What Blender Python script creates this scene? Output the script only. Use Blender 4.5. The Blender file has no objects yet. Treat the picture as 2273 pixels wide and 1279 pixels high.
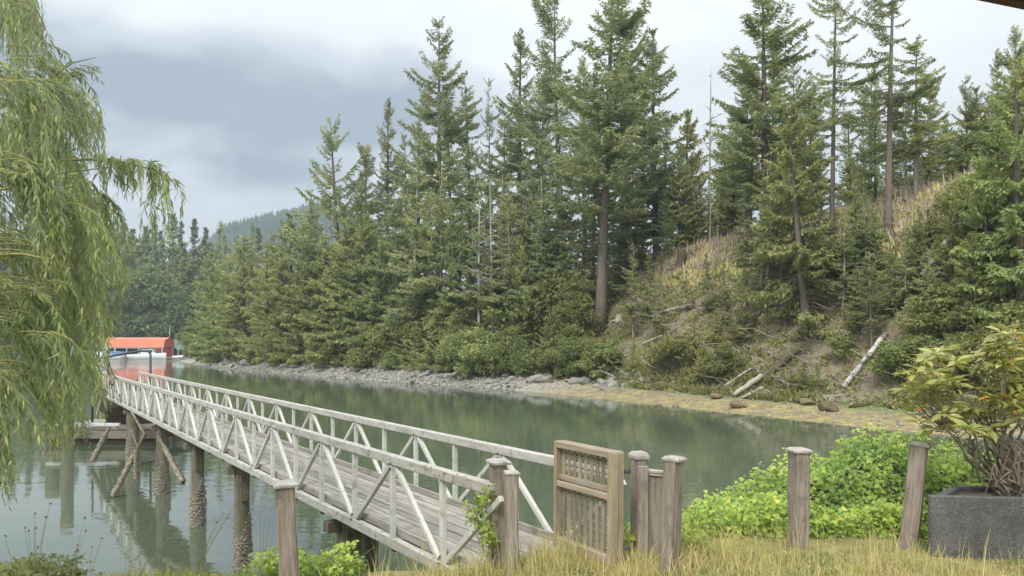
import bpy, bmesh, math, random
import numpy as np
from mathutils import Vector, Matrix, Euler

R = math.radians
scene = bpy.context.scene
C = scene.collection
random.seed(7)

# ------------------------------------------------------------------ camera
F, CX, CY, EYE = 1700.0, 1136.5, 763.0, 4.1        # focal length and horizon measured in photograph pixels
cam_d = bpy.data.cameras.new('camera')
cam = bpy.data.objects.new('camera', cam_d); C.objects.link(cam)
cam.location = (0, 0, EYE); cam.rotation_euler = (R(90), 0, 0)
cam_d.sensor_width = 36.0; cam_d.lens = F / 2273.0 * 36.0
cam_d.shift_y = (CY - 639.5) / 2273.0
cam_d.clip_start = 0.05; cam_d.clip_end = 9000
scene.camera = cam
scene.render.resolution_x = 1024; scene.render.resolution_y = 576
scene.view_settings.view_transform = 'Standard'
scene.view_settings.look = 'None'
scene.view_settings.exposure = 1.05
scene.view_settings.gamma = 1.0

try:
    cy = scene.cycles; cy.max_bounces = 5; cy.diffuse_bounces = 2; cy.glossy_bounces = 2; cy.transmission_bounces = 2; cy.volume_bounces = 0
except Exception: pass

# ------------------------------------------------------------------ sky and sun
SUN_EL, SUN_AZ = R(50), R(202)                     # azimuth measured clockwise from +Y (the view direction)
w = bpy.data.worlds.new('World'); scene.world = w; w.use_nodes = True
nt = w.node_tree; nt.nodes.clear()
def nd(nt, t, **kw):
    n = nt.nodes.new(t)
    for k, v in kw.items(): setattr(n, k, v)
    return n
def math_n(nt, op, a, b=None, clamp=False):
    n = nd(nt, 'ShaderNodeMath', operation=op, use_clamp=clamp)
    for i, s in enumerate((a, b)):
        if s is None: continue
        if hasattr(s, 'links'): nt.links.new(s, n.inputs[i])
        else: n.inputs[i].default_value = s
    return n.outputs[0]
out = nd(nt, 'ShaderNodeOutputWorld'); bg = nd(nt, 'ShaderNodeBackground')
sky = nd(nt, 'ShaderNodeTexSky', sky_type='NISHITA', sun_disc=False)
sky.sun_elevation = SUN_EL; sky.sun_rotation = SUN_AZ
tc = nd(nt, 'ShaderNodeTexCoord'); sep = nd(nt, 'ShaderNodeSeparateXYZ')
nt.links.new(tc.outputs['Generated'], sep.inputs[0])
zc = math_n(nt, 'MAXIMUM', sep.outputs[2], 0.0)
den = math_n(nt, 'ADD', zc, 0.16)
pu = math_n(nt, 'DIVIDE', sep.outputs[0], den); pv = math_n(nt, 'DIVIDE', sep.outputs[1], den)
comb = nd(nt, 'ShaderNodeCombineXYZ'); nt.links.new(pu, comb.inputs[0]); nt.links.new(pv, comb.inputs[1])
n1 = nd(nt, 'ShaderNodeTexNoise'); n1.inputs['Scale'].default_value = 0.55; n1.inputs['Detail'].default_value = 5
n1.inputs['Roughness'].default_value = 0.55; n1.inputs['Distortion'].default_value = 0.6
n2 = nd(nt, 'ShaderNodeTexNoise'); n2.inputs['Scale'].default_value = 1.6; n2.inputs['Detail'].default_value = 6
n2.inputs['Roughness'].default_value = 0.5; n2.inputs['Distortion'].default_value = 0.3
for n in (n1, n2): nt.links.new(comb.outputs[0], n.inputs['Vector'])
# a long rain cloud low over the inlet: an ellipse of direction, its edge broken by the noise
az_ = math_n(nt, 'ARCTAN2', sep.outputs[0], sep.outputs[1])
el_ = math_n(nt, 'ARCSINE', sep.outputs[2])
da = math_n(nt, 'DIVIDE', math_n(nt, 'ADD', az_, R(22)), R(28))
de = math_n(nt, 'DIVIDE', math_n(nt, 'SUBTRACT', el_, R(15.9)), R(5.6))
rr = math_n(nt, 'ADD', math_n(nt, 'MULTIPLY', da, da), math_n(nt, 'MULTIPLY', de, de))
wob = math_n(nt, 'MULTIPLY', math_n(nt, 'SUBTRACT', n2.outputs['Fac'], 0.5), 2.6)
dark = math_n(nt, 'SUBTRACT', 1.15, math_n(nt, 'ADD', rr, wob))
dark = math_n(nt, 'MULTIPLY', math_n(nt, 'MAXIMUM', math_n(nt, 'MINIMUM', dark, 1.0), 0.0), 0.64)
base = math_n(nt, 'ADD', math_n(nt, 'MULTIPLY', n1.outputs['Fac'], 1.0), math_n(nt, 'MULTIPLY', n2.outputs['Fac'], 0.45))
val = math_n(nt, 'SUBTRACT', math_n(nt, 'ADD', base, 0.08), dark)
cr = nd(nt, 'ShaderNodeValToRGB')
e = cr.color_ramp.elements
e[0].position = 0.20; e[0].color = (0.150, 0.177, 0.205, 1)
e[1].position = 0.88; e[1].color = (0.395, 0.408, 0.414, 1)
m = cr.color_ramp.elements.new(0.56); m.color = (0.280, 0.303, 0.323, 1)
nt.links.new(val, cr.inputs[0])
sc = nd(nt, 'ShaderNodeVectorMath', operation='SCALE'); 
# an overcast sky grows brighter from the horizon to the zenith
lum = math_n(nt, 'MULTIPLY', math_n(nt, 'ADD', 1.02, math_n(nt, 'MULTIPLY', math_n(nt, 'POWER', zc, 1.5), 1.75)), 10.0)
nt.links.new(lum, sc.inputs['Scale'])
nt.links.new(cr.outputs[0], sc.inputs[0])
mx = nd(nt, 'ShaderNodeMix', data_type='RGBA'); mx.inputs[0].default_value = 0.96
nt.links.new(sky.outputs[0], mx.inputs[6]); nt.links.new(sc.outputs[0], mx.inputs[7])
nt.links.new(mx.outputs[2], bg.inputs[0]); bg.inputs[1].default_value = 0.1
nt.links.new(bg.outputs[0], out.inputs[0])

sun_d = bpy.data.lights.new('sun', 'SUN'); sun_d.energy = 1.5; sun_d.angle = R(14); sun_d.color = (1.0, 0.96, 0.89)
sun = bpy.data.objects.new('sun', sun_d); C.objects.link(sun); sun.location = (10, -20, 40)
sd = Vector((math.sin(SUN_AZ) * math.cos(SUN_EL), math.cos(SUN_AZ) * math.cos(SUN_EL), math.sin(SUN_EL)))
sun.rotation_euler = (-sd).to_track_quat('-Z', 'Y').to_euler()

# ------------------------------------------------------------------ helpers
def tag(o, label=None, cat=None, group=None, kind=None):
    if label: o['label'] = label
    if cat: o['category'] = cat
    if group: o['group'] = group
    if kind: o['kind'] = kind
    return o
def P(px, py, d):                                   # a point of the place from its measured bearing and its depth
    return Vector(((px - CX) * d / F, d, EYE - (py - CY) * d / F))
def mesh_np(name, v, f, mats=None, smooth=False, attrs=None):
    v = np.asarray(v, dtype=np.float32); f = np.asarray(f, dtype=np.int32)
    me = bpy.data.meshes.new(name)
    me.vertices.add(len(v)); me.vertices.foreach_set('co', v.ravel())
    k = f.shape[1]
    me.loops.add(f.size); me.loops.foreach_set('vertex_index', f.ravel())
    me.polygons.add(len(f)); me.polygons.foreach_set('loop_start', np.arange(0, f.size, k, dtype=np.int32))
    if smooth: me.polygons.foreach_set('use_smooth', np.ones(len(f), dtype=bool))
    for an, (dom, arr) in (attrs or {}).items():
        a = me.attributes.new(an, 'FLOAT', dom); a.data.foreach_set('value', np.asarray(arr, dtype=np.float32))
    me.update(calc_edges=True)
    if mats: me.materials.append(mats)
    return me
def link(name, me, parent=None, loc=(0, 0, 0), rot=(0, 0, 0), scale=(1, 1, 1)):
    o = bpy.data.objects.new(name, me); C.objects.link(o)
    o.location = loc; o.rotation_euler = rot; o.scale = scale
    if parent: o.parent = parent
    return o
def empty(name, loc=(0, 0, 0), rot=(0, 0, 0)):
    o = bpy.data.objects.new(name, None); C.objects.link(o); o.location = loc; o.rotation_euler = rot
    o.empty_display_size = 0.3
    return o
_bx = {}
def box_mesh(size, m, bev=0.006):
    key = (tuple(round(s, 4) for s in size), m.name, bev)
    if key in _bx: return _bx[key]
    bm = bmesh.new(); bmesh.ops.create_cube(bm, size=1)
    bmesh.ops.scale(bm, vec=size, verts=bm.verts)
    if bev: bmesh.ops.bevel(bm, geom=bm.edges[:], offset=min(bev, min(size) * 0.3), segments=1, affect='EDGES')
    me = bpy.data.meshes.new('box'); bm.to_mesh(me); bm.free(); me.materials.append(m)
    _bx[key] = me
    return me
def box(name, c, size, m, parent=None, rot=(0, 0, 0), bev=0.006):
    return link(name, box_mesh(size, m, bev), parent, c, rot)
def bar(name, a, b, w_, h_, m, parent=None, bev=0.005):    # a squared timber from a to b
    a = Vector(a); b = Vector(b); d = b - a
    q = d.to_track_quat('X', 'Z')
    return link(name, box_mesh((d.length, w_, h_), m, bev), parent, (a + b) / 2, q.to_euler())
def tube_arrays(pts, rad, n=8, jit=0.0, rng=None, cap=True):
    pts = np.asarray(pts, float); rad = np.asarray(rad, float); m_ = len(pts)
    tan = np.gradient(pts, axis=0); tan /= np.linalg.norm(tan, axis=1)[:, None] + 1e-9
    ref = np.array([0, 0, 1.0]) if abs(tan[0][2]) < 0.9 else np.array([1.0, 0, 0])
    sx = np.cross(tan, ref); sx /= np.linalg.norm(sx, axis=1)[:, None] + 1e-9
    sy = np.cross(tan, sx)
    a = np.linspace(0, 2 * np.pi, n, endpoint=False)
    rr_ = rad[:, None] * np.ones(n)[None]
    if jit and rng is not None: rr_ = rr_ * (1 + jit * (rng.random((m_, n)) - 0.5))
    v = pts[:, None] + rr_[..., None] * (np.cos(a)[None, :, None] * sx[:, None] + np.sin(a)[None, :, None] * sy[:, None])
    v = v.reshape(-1, 3)
    i = np.arange(m_ - 1)[:, None] * n; j = np.arange(n)[None]
    f = np.stack([i + j, i + (j + 1) % n, i + n + (j + 1) % n, i + n + j], -1).reshape(-1, 4)
    if cap:
        v = np.vstack([v, pts[:1], pts[-1:]])
        c0, c1 = len(v) - 2, len(v) - 1
        jj = np.arange(n); b0 = (m_ - 1) * n
        capf = np.stack([np.full(n // 2, c0), jj[1::2] * 1, jj[0::2], (jj[0::2] - 1) % n], -1)
        capg = np.stack([np.full(n // 2, c1), b0 + (jj[0::2] - 1) % n, b0 + jj[0::2], b0 + jj[1::2]], -1)
        f = np.vstack([f, capf, capg])
    return v, f
class Acc:
    def __init__(s): s.v = []; s.f = []; s.n = 0; s.a = []
    def add(s, v, f, a=None):
        s.v.append(np.asarray(v, float)); s.f.append(np.asarray(f) + s.n); s.n += len(v)
        if a is not None: s.a.append(np.full(len(v), a) if np.isscalar(a) else np.asarray(a))
    def mesh(s, name, m, smooth=False):
        at = {'tone': ('POINT', np.concatenate(s.a))} if s.a else None
        return mesh_np(name, np.vstack(s.v), np.vstack(s.f), m, smooth, at)
def unit(v): return v / (np.linalg.norm(v, axis=-1, keepdims=True) + 1e-9)

# value noise
_rg = np.random.default_rng(5); _tab = _rg.random((256, 256))
def vnoise(x, y):
    x = np.asarray(x, float); y = np.asarray(y, float)
    xi = np.floor(x).astype(int); yi = np.floor(y).astype(int); fx = x - xi; fy = y - yi
    fx = fx * fx * (3 - 2 * fx); fy = fy * fy * (3 - 2 * fy)
    g = lambda a, b: _tab[a % 256, b % 256]
    return (g(xi, yi) * (1 - fx) + g(xi + 1, yi) * fx) * (1 - fy) + (g(xi, yi + 1) * (1 - fx) + g(xi + 1, yi + 1) * fx) * fy
def fbm(x, y, o=4):
    s = 0; a = 0.5
    for k in range(o): s = s + a * vnoise(x * 2 ** k + 17 * k, y * 2 ** k + 9 * k); a *= 0.5
    return s
def sstep(a, b, x):
    t = np.clip((x - a) / (b - a), 0, 1); return t * t * (3 - 2 * t)

# ------------------------------------------------------------------ materials
def new_mat(name):
    m_ = bpy.data.materials.new(name); m_.use_nodes = True; m_.node_tree.nodes.clear()
    o = nd(m_.node_tree, 'ShaderNodeOutputMaterial')
    return m_, m_.node_tree, o
def ramp(nt, fac, stops):
    r_ = nd(nt, 'ShaderNodeValToRGB'); el = r_.color_ramp.elements
    el[0].position, el[0].color = stops[0][0], (*stops[0][1], 1)
    el[1].position, el[1].color = stops[-1][0], (*stops[-1][1], 1)
    for p_, c_ in stops[1:-1]:
        x = el.new(p_); x.color = (*c_, 1)
    nt.links.new(fac, r_.inputs[0]); return r_.outputs[0]
def noise(nt, vec, scale, detail=4, rough=0.6, dist=0.0):
    n = nd(nt, 'ShaderNodeTexNoise'); n.inputs['Scale'].default_value = scale; n.inputs['Detail'].default_value = detail
    n.inputs['Roughness'].default_value = rough; n.inputs['Distortion'].default_value = dist
    if vec is not None: nt.links.new(vec, n.inputs['Vector'])
    return n.outputs['Fac']
def mixc(nt, fac, a, b, mode='MIX'):
    n = nd(nt, 'ShaderNodeMix', data_type='RGBA', blend_type=mode)
    for i, s in ((0, fac), (6, a), (7, b)):
        if hasattr(s, 'links'): nt.links.new(s, n.inputs[i])
        elif i == 0: n.inputs[0].default_value = s
        else: n.inputs[i].default_value = (*s, 1)
    return n.outputs[2]
def hsv(nt, col, val=None, hue=None, sat=None):
    n = nd(nt, 'ShaderNodeHueSaturation'); nt.links.new(col, n.inputs['Color'])
    for k, s in (('Value', val), ('Hue', hue), ('Saturation', sat)):
        if s is None: continue
        if hasattr(s, 'links'): nt.links.new(s, n.inputs[k])
        else: n.inputs[k].default_value = s
    return n.outputs[0]
def coords(nt, kind='Object', stretch=(1, 1, 1), rnd=True):
    t = nd(nt, 'ShaderNodeTexCoord'); mp = nd(nt, 'ShaderNodeMapping'); mp.inputs['Scale'].default_value = stretch
    src = t.outputs[kind]
    if kind == 'World': pass
    if rnd:
        oi = nd(nt, 'ShaderNodeObjectInfo'); ad = nd(nt, 'ShaderNodeVectorMath', operation='ADD')
        ml = nd(nt, 'ShaderNodeMath', operation='MULTIPLY'); ml.inputs[1].default_value = 37.0
        nt.links.new(oi.outputs['Random'], ml.inputs[0]); nt.links.new(src, ad.inputs[0]); nt.links.new(ml.outputs[0], ad.inputs[1])
        src = ad.outputs[0]
    nt.links.new(src, mp.inputs[0]); return mp.outputs[0]
def surf(name, stops, scale=4, stretch=(1, 1, 1), rough=0.8, bump=0.3, bscale=None, spot=None, var=0.25, rnd=True, spec=0.3, bdist=0.01):
    m_, nt, o = new_mat(name)
    v = coords(nt, 'Object', stretch, rnd)
    f = noise(nt, v, scale, 5, 0.65)
    c = ramp(nt, f, stops)
    if spot:                                         # (colour, scale, from, to): stains, lichen, moss with a shape of their own
        v2 = coords(nt, 'Object', (1, 1, 1), rnd)
        g = noise(nt, v2, spot[1], 4, 0.7)
        mk = nd(nt, 'ShaderNodeMapRange'); mk.inputs[1].default_value = spot[2]; mk.inputs[2].default_value = spot[3]
        nt.links.new(g, mk.inputs[0]); c = mixc(nt, mk.outputs[0], c, spot[0])
    oi = nd(nt, 'ShaderNodeObjectInfo')
    mr = nd(nt, 'ShaderNodeMapRange'); mr.inputs[3].default_value = 1 - var; mr.inputs[4].default_value = 1 + var
    nt.links.new(oi.outputs['Random'], mr.inputs[0]); c = hsv(nt, c, val=mr.outputs[0])
    b = nd(nt, 'ShaderNodeBsdfPrincipled'); nt.links.new(c, b.inputs['Base Color']); b.inputs['Roughness'].default_value = rough
    b.inputs['Specular IOR Level'].default_value = spec
    if bump:
        bp = nd(nt, 'ShaderNodeBump'); bp.inputs['Strength'].default_value = bump; bp.inputs['Distance'].default_value = bdist
        nt.links.new(noise(nt, v, bscale or scale * 2, 5, 0.7), bp.inputs['Height']); nt.links.new(bp.outputs[0], b.inputs['Normal'])
    nt.links.new(b.outputs[0], o.inputs[0]); return m_
def leafy(name, a, b_, c_=None, scale=0.6, trans=0.35, rough=0.55, var=0.22, spec=0.25, tone=False, back=None):
    m_, nt, o = new_mat(name)
    v = coords(nt, 'Object', (1, 1, 1), True)
    f = noise(nt, v, scale, 3, 0.7)
    st = [(0.3, a), (0.68, b_)] if c_ is None else [(0.28, a), (0.52, b_), (0.74, c_)]
    c = ramp(nt, f, st)
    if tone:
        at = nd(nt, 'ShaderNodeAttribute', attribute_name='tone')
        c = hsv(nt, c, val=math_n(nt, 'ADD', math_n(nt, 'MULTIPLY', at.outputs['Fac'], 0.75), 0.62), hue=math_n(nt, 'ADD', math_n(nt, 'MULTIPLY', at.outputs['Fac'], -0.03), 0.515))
    oi = nd(nt, 'ShaderNodeObjectInfo')
    mr = nd(nt, 'ShaderNodeMapRange'); mr.inputs[3].default_value = 1 - var; mr.inputs[4].default_value = 1 + var
    nt.links.new(oi.outputs['Random'], mr.inputs[0])
    ml = math_n(nt, 'FRACT', math_n(nt, 'MULTIPLY', oi.outputs['Random'], 7.31))
    hu = math_n(nt, 'ADD', math_n(nt, 'MULTIPLY', math_n(nt, 'SUBTRACT', ml, 0.5), 0.045), 0.5)
    c = hsv(nt, c, val=mr.outputs[0], hue=hu)
    if back is not None:                             # pale underside of the leaf
        ge = nd(nt, 'ShaderNodeNewGeometry'); c = mixc(nt, ge.outputs['Backfacing'], c, mixc(nt, 0.45, c, back))
    b = nd(nt, 'ShaderNodeBsdfPrincipled'); nt.links.new(c, b.inputs['Base Color']); b.inputs['Roughness'].default_value = rough
    b.inputs['Specular IOR Level'].default_value = spec
    tr = nd(nt, 'ShaderNodeBsdfTranslucent'); nt.links.new(hsv(nt, c, val=1.15, sat=1.1), tr.inputs[0])
    ms = nd(nt, 'ShaderNodeMixShader'); ms.inputs[0].default_value = trans
    nt.links.new(b.outputs[0], ms.inputs[1]); nt.links.new(tr.outputs[0], ms.inputs[2]); nt.links.new(ms.outputs[0], o.inputs[0])
    return m_

M = {}
M['fir'] = leafy('fir_needles', (0.228, 0.268, 0.150), (0.348, 0.391, 0.203), (0.516, 0.505, 0.228), 0.35, 0.30)
M['fir_open'] = leafy('open_fir_needles', (0.207, 0.232, 0.139), (0.318, 0.349, 0.180), (0.449, 0.437, 0.213), 0.4, 0.30)
M['olive'] = leafy('cedar_sprays', (0.222, 0.254, 0.112), (0.348, 0.383, 0.150), (0.528, 0.522, 0.210), 0.45, 0.35)
M['hem'] = leafy('hemlock_needles', (0.223, 0.259, 0.134), (0.343, 0.383, 0.178), (0.507, 0.503, 0.232), 0.45, 0.35)
M['bush'] = leafy('shrub_leaves', (0.159, 0.186, 0.068), (0.259, 0.293, 0.108), (0.429, 0.409, 0.163), 0.8, 0.35)
M['maple'] = leafy('maple_leaves', (0.119, 0.151, 0.061), (0.185, 0.223, 0.085), (0.264, 0.290, 0.120), 0.3, 0.35)
M['cream'] = leafy('cream_blossom', (0.42, 0.38, 0.22), (0.62, 0.58, 0.40), None, 1.5, 0.2)
M['willow'] = leafy('willow_leaves', (0.164, 0.214, 0.072), (0.260, 0.322, 0.113), (0.390, 0.416, 0.174), 1.6, 0.38, 0.45, 0.12, 0.35, True, (0.438, 0.484, 0.432))
M['ivy'] = leafy('ivy_leaves', (0.159, 0.234, 0.047), (0.321, 0.408, 0.072), (0.558, 0.555, 0.134), 2.2, 0.35, 0.40, 0.15, 0.4, True)
M['rhodo'] = leafy('rhododendron_leaves', (0.233, 0.271, 0.075), (0.373, 0.393, 0.111), (0.577, 0.559, 0.179), 3.0, 0.25, 0.32, 0.3, 0.5)
M['rhodo_old'] = leafy('old_rhododendron_leaves', (0.55, 0.26, 0.05), (0.60, 0.36, 0.08), (0.62, 0.44, 0.13), 6.0, 0.25, 0.4, 0.2, 0.4)
M['grass'] = leafy('dry_grass', (0.426, 0.439, 0.164), (0.624, 0.556, 0.251), (0.822, 0.687, 0.386), 1.3, 0.35, 0.6, 0.05, 0.2, True)
M['greengrass'] = leafy('green_grass', (0.287, 0.341, 0.101), (0.431, 0.446, 0.144), (0.604, 0.551, 0.220), 1.5, 0.35, 0.6, 0.05, 0.2, True)
M['under'] = leafy('undergrowth', (0.184, 0.198, 0.073), (0.288, 0.289, 0.096), (0.428, 0.355, 0.153), 0.5, 0.3)
M['fireweed'] = leafy('fireweed', (0.401, 0.376, 0.173), (0.603, 0.531, 0.275), (0.786, 0.633, 0.392), 0.5, 0.3)
M['plume'] = leafy('seed_plumes', (0.575, 0.414, 0.380), (0.713, 0.598, 0.529), None, 1.0, 0.3)
M['barkgrey'] = surf('fir_bark', [(0.3, (0.11, 0.090, 0.072)), (0.7, (0.215, 0.180, 0.145))], 2.5, (3, 3, 0.4), 0.9, 0.5)
M['barkpale'] = surf('pale_bark', [(0.3, (0.24, 0.215, 0.18)), (0.7, (0.42, 0.385, 0.335))], 2.5, (3, 3, 0.5), 0.9, 0.4)
M['dead'] = surf('bleached_wood', [(0.3, (0.30, 0.27, 0.23)), (0.7, (0.56, 0.52, 0.46))], 3, (1, 1, 0.4), 0.9, 0.4)
M['drift'] = surf('driftwood', [(0.25, (0.28, 0.25, 0.20)), (0.75, (0.62, 0.57, 0.47))], 3, (1, 1, 1), 0.85, 0.5, var=0.15)
M['mossy'] = surf('mossy_wood', [(0.3, (0.091, 0.070, 0.052)), (0.7, (0.175, 0.140, 0.098))], 3, (1, 1, 1), 0.95, 0.6, spot=((0.105, 0.119, 0.035), 1.5, 0.45, 0.62))
M['birch'] = surf('birch_bark', [(0.40, (0.16, 0.15, 0.13)), (0.50, (0.55, 0.54, 0.50)), (0.8, (0.70, 0.69, 0.65))], 2.2, (1, 1, 1), 0.8, 0.3, var=0.05)
M['sticks'] = surf('dead_sticks', [(0.3, (0.359, 0.302, 0.237)), (0.7, (0.675, 0.604, 0.504))], 0.5, (1, 1, 1), 0.95, 0)
M['rock'] = surf('shore_rock', [(0.28, (0.149, 0.144, 0.128)), (0.55, (0.270, 0.261, 0.233)), (0.8, (0.396, 0.383, 0.339))], 1.8, (1, 1, 1), 0.85, 0.5, spot=((0.207, 0.189, 0.088), 1.2, 0.58, 0.72), var=0.3, bdist=0.05)
M['weedrock'] = surf('weedy_rock', [(0.28, (0.10, 0.085, 0.05)), (0.6, (0.20, 0.165, 0.085)), (0.8, (0.31, 0.28, 0.20))], 1.8, (1, 1, 1), 0.8, 0.5, var=0.25, bdist=0.05)
# weathered painted timber of the gangway, grey planks, brown posts, treated gate wood
M['paint'] = surf('weathered_white_paint', [(0.25, (0.396, 0.391, 0.340)), (0.5, (0.566, 0.568, 0.514)), (0.8, (0.661, 0.668, 0.622))], 3, (0.5, 4, 4), 0.6, 0.25, spot=((0.255, 0.237, 0.165), 9, 0.56, 0.76), var=0.07, bdist=0.004)
M['rail'] = surf('lichen_rail', [(0.25, (0.290, 0.277, 0.233)), (0.5, (0.458, 0.443, 0.402)), (0.8, (0.581, 0.572, 0.542))], 5, (0.6, 5, 3), 0.7, 0.35, spot=((0.185, 0.154, 0.108), 16, 0.54, 0.70), var=0.04, bdist=0.004)
M['plank'] = surf('grey_deck_plank', [(0.22, (0.146, 0.132, 0.110)), (0.5, (0.297, 0.277, 0.246)), (0.8, (0.430, 0.409, 0.370))], 3.2, (0.45, 9, 9), 0.9, 0.5, spot=((0.138, 0.132, 0.075), 2.3, 0.57, 0.78), var=0.22, bdist=0.004)
M['post'] = surf('brown_post', [(0.25, (0.147, 0.114, 0.085)), (0.5, (0.274, 0.232, 0.191)), (0.8, (0.406, 0.370, 0.330))], 4.5, (7, 7, 0.7), 0.9, 0.7, spot=((0.109, 0.099, 0.082), 4, 0.56, 0.74), var=0.10, bdist=0.008)
M['cap'] = surf('pale_post_cap', [(0.25, (0.224, 0.206, 0.172)), (0.55, (0.419, 0.404, 0.359)), (0.8, (0.539, 0.524, 0.479))], 6, (2, 8, 4), 0.85, 0.5, spot=((0.120, 0.105, 0.075), 14, 0.60, 0.70), var=0.06, bdist=0.006)
M['gate'] = surf('treated_wood', [(0.25, (0.211, 0.159, 0.095)), (0.5, (0.344, 0.280, 0.184)), (0.8, (0.464, 0.391, 0.288))], 4, (6, 6, 0.6), 0.85, 0.4, spot=((0.284, 0.258, 0.225), 3, 0.50, 0.70), var=0.10, bdist=0.004)
M['gateh'] = surf('treated_wood_rail', [(0.25, (0.233, 0.180, 0.120)), (0.5, (0.370, 0.304, 0.221)), (0.8, (0.493, 0.422, 0.336))], 4, (0.6, 6, 6), 0.85, 0.4, spot=((0.317, 0.282, 0.258), 3, 0.50, 0.70), var=0.12, bdist=0.004)
M['lath'] = surf('grey_lath', [(0.25, (0.176, 0.146, 0.101)), (0.5, (0.286, 0.242, 0.178)), (0.8, (0.384, 0.334, 0.258))], 4, (6, 6, 0.7), 0.9, 0.4, var=0.18, bdist=0.004)
M['pile'] = surf('pile_wood', [(0.25, (0.085, 0.075, 0.058)), (0.5, (0.175, 0.155, 0.118)), (0.8, (0.275, 0.25, 0.20))], 3, (3, 3, 0.35), 0.85, 0.6, spot=((0.10, 0.11, 0.055), 3, 0.50, 0.7), var=0.12)
M['barn'] = surf('barnacles', [(0.36, (0.082, 0.068, 0.046)), (0.5, (0.279, 0.248, 0.190)), (0.64, (0.541, 0.504, 0.418))], 30, (1, 1, 1), 0.9, 0.4, var=0.1)
M['darkwood'] = surf('dark_float_wood', [(0.3, (0.075, 0.062, 0.047)), (0.7, (0.18, 0.15, 0.11))], 3, (0.6, 5, 5), 0.9, 0.4)
M['greywood'] = surf('grey_float_wood', [(0.3, (0.20, 0.18, 0.14)), (0.7, (0.38, 0.35, 0.29))], 3, (0.6, 5, 5), 0.9, 0.4)
M['steel'] = surf('dark_steel', [(0.3, (0.035, 0.045, 0.05)), (0.7, (0.075, 0.085, 0.09))], 5, (1, 1, 1), 0.5, 0.1, spec=0.5)
M['white'] = surf('white_gelcoat', [(0.3, (0.589, 0.617, 0.646)), (0.7, (0.722, 0.741, 0.750))], 0.6, (1, 1, 1), 0.35, 0, var=0.05, spec=0.5)
M['bluecanvas'] = surf('blue_canvas', [(0.3, (0.10, 0.20, 0.34)), (0.7, (0.20, 0.34, 0.50))], 1, (1, 1, 1), 0.8, 0.1, var=0.1)
M['glass'] = surf('dark_boat_glass', [(0.3, (0.03, 0.04, 0.05)), (0.7, (0.06, 0.075, 0.085))], 1, (1, 1, 1), 0.12, 0, spec=0.6)
M['redroof'] = surf('red_metal_roof', [(0.3, (0.620, 0.169, 0.098)), (0.7, (0.740, 0.236, 0.143))], 0.5, (1, 1, 1), 0.55, 0.1, var=0.04)
M['redwall'] = surf('red_wall_boards', [(0.3, (0.30, 0.055, 0.040)), (0.7, (0.42, 0.085, 0.060))], 1.5, (4, 4, 0.5), 0.8, 0.1, var=0.05)
M['greenroof'] = surf('green_metal_roof', [(0.3, (0.14, 0.23, 0.165)), (0.7, (0.20, 0.30, 0.22))], 0.5, (1, 1, 1), 0.6, 0.1, var=0.05)
M['eave'] = surf('brown_eave_board', [(0.3, (0.055, 0.030, 0.026)), (0.7, (0.095, 0.052, 0.042))], 3, (0.5, 5, 5), 0.8, 0.2, var=0.05)
M['stem'] = surf('shrub_stems', [(0.3, (0.19, 0.155, 0.115)), (0.7, (0.37, 0.325, 0.26))], 7, (1, 1, 1), 0.9, 0.3, var=0.1)
M['twig'] = surf('willow_twigs', [(0.3, (0.23, 0.22, 0.075)), (0.7, (0.36, 0.33, 0.12))], 5, (1, 1, 1), 0.7, 0, var=0.1)
M['wbark'] = surf('willow_bark', [(0.3, (0.12, 0.10, 0.075)), (0.7, (0.26, 0.225, 0.165))], 3, (3, 3, 0.5), 0.9, 0.8, var=0.05)
M['weed'] = surf('dry_weed_stalk', [(0.3, (0.18, 0.145, 0.10)), (0.7, (0.36, 0.31, 0.20))], 4, (1, 1, 1), 0.9, 0)
M['soil'] = surf('planter_soil', [(0.3, (0.09, 0.075, 0.055)), (0.7, (0.19, 0.155, 0.11))], 12, (1, 1, 1), 0.95, 0.8)
# exposed aggregate planter
def aggregate():
    m_, nt, o = new_mat('exposed_aggregate')
    v = coords(nt, 'Object', (1, 1, 1), False)
    vo = nd(nt, 'ShaderNodeTexVoronoi'); vo.inputs['Scale'].default_value = 75; nt.links.new(v, vo.inputs['Vector'])
    c = ramp(nt, vo.outputs['Distance'], [(0.12, (0.29, 0.275, 0.255)), (0.5, (0.082, 0.079, 0.072))])
    hv = hsv(nt, vo.outputs['Color'], sat=0.12, val=0.25)
    c = mixc(nt, 0.42, c, hv)
    st = ramp(nt, noise(nt, v, 3.0, 5, 0.7), [(0.35, (0.42, 0.42, 0.40)), (0.62, (1, 1, 1))])
    c = mixc(nt, 0.8, c, st, 'MULTIPLY')
    b = nd(nt, 'ShaderNodeBsdfPrincipled'); nt.links.new(c, b.inputs['Base Color']); b.inputs['Roughness'].default_value = 0.85
    bp = nd(nt, 'ShaderNodeBump'); bp.inputs['Strength'].default_value = 0.8; bp.inputs['Distance'].default_value = 0.006; bp.invert = True
    nt.links.new(vo.outputs['Distance'], bp.inputs['Height']); nt.links.new(bp.outputs[0], b.inputs['Normal'])
    nt.links.new(b.outputs[0], o.inputs[0]); return m_
M['agg'] = aggregate()
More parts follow.
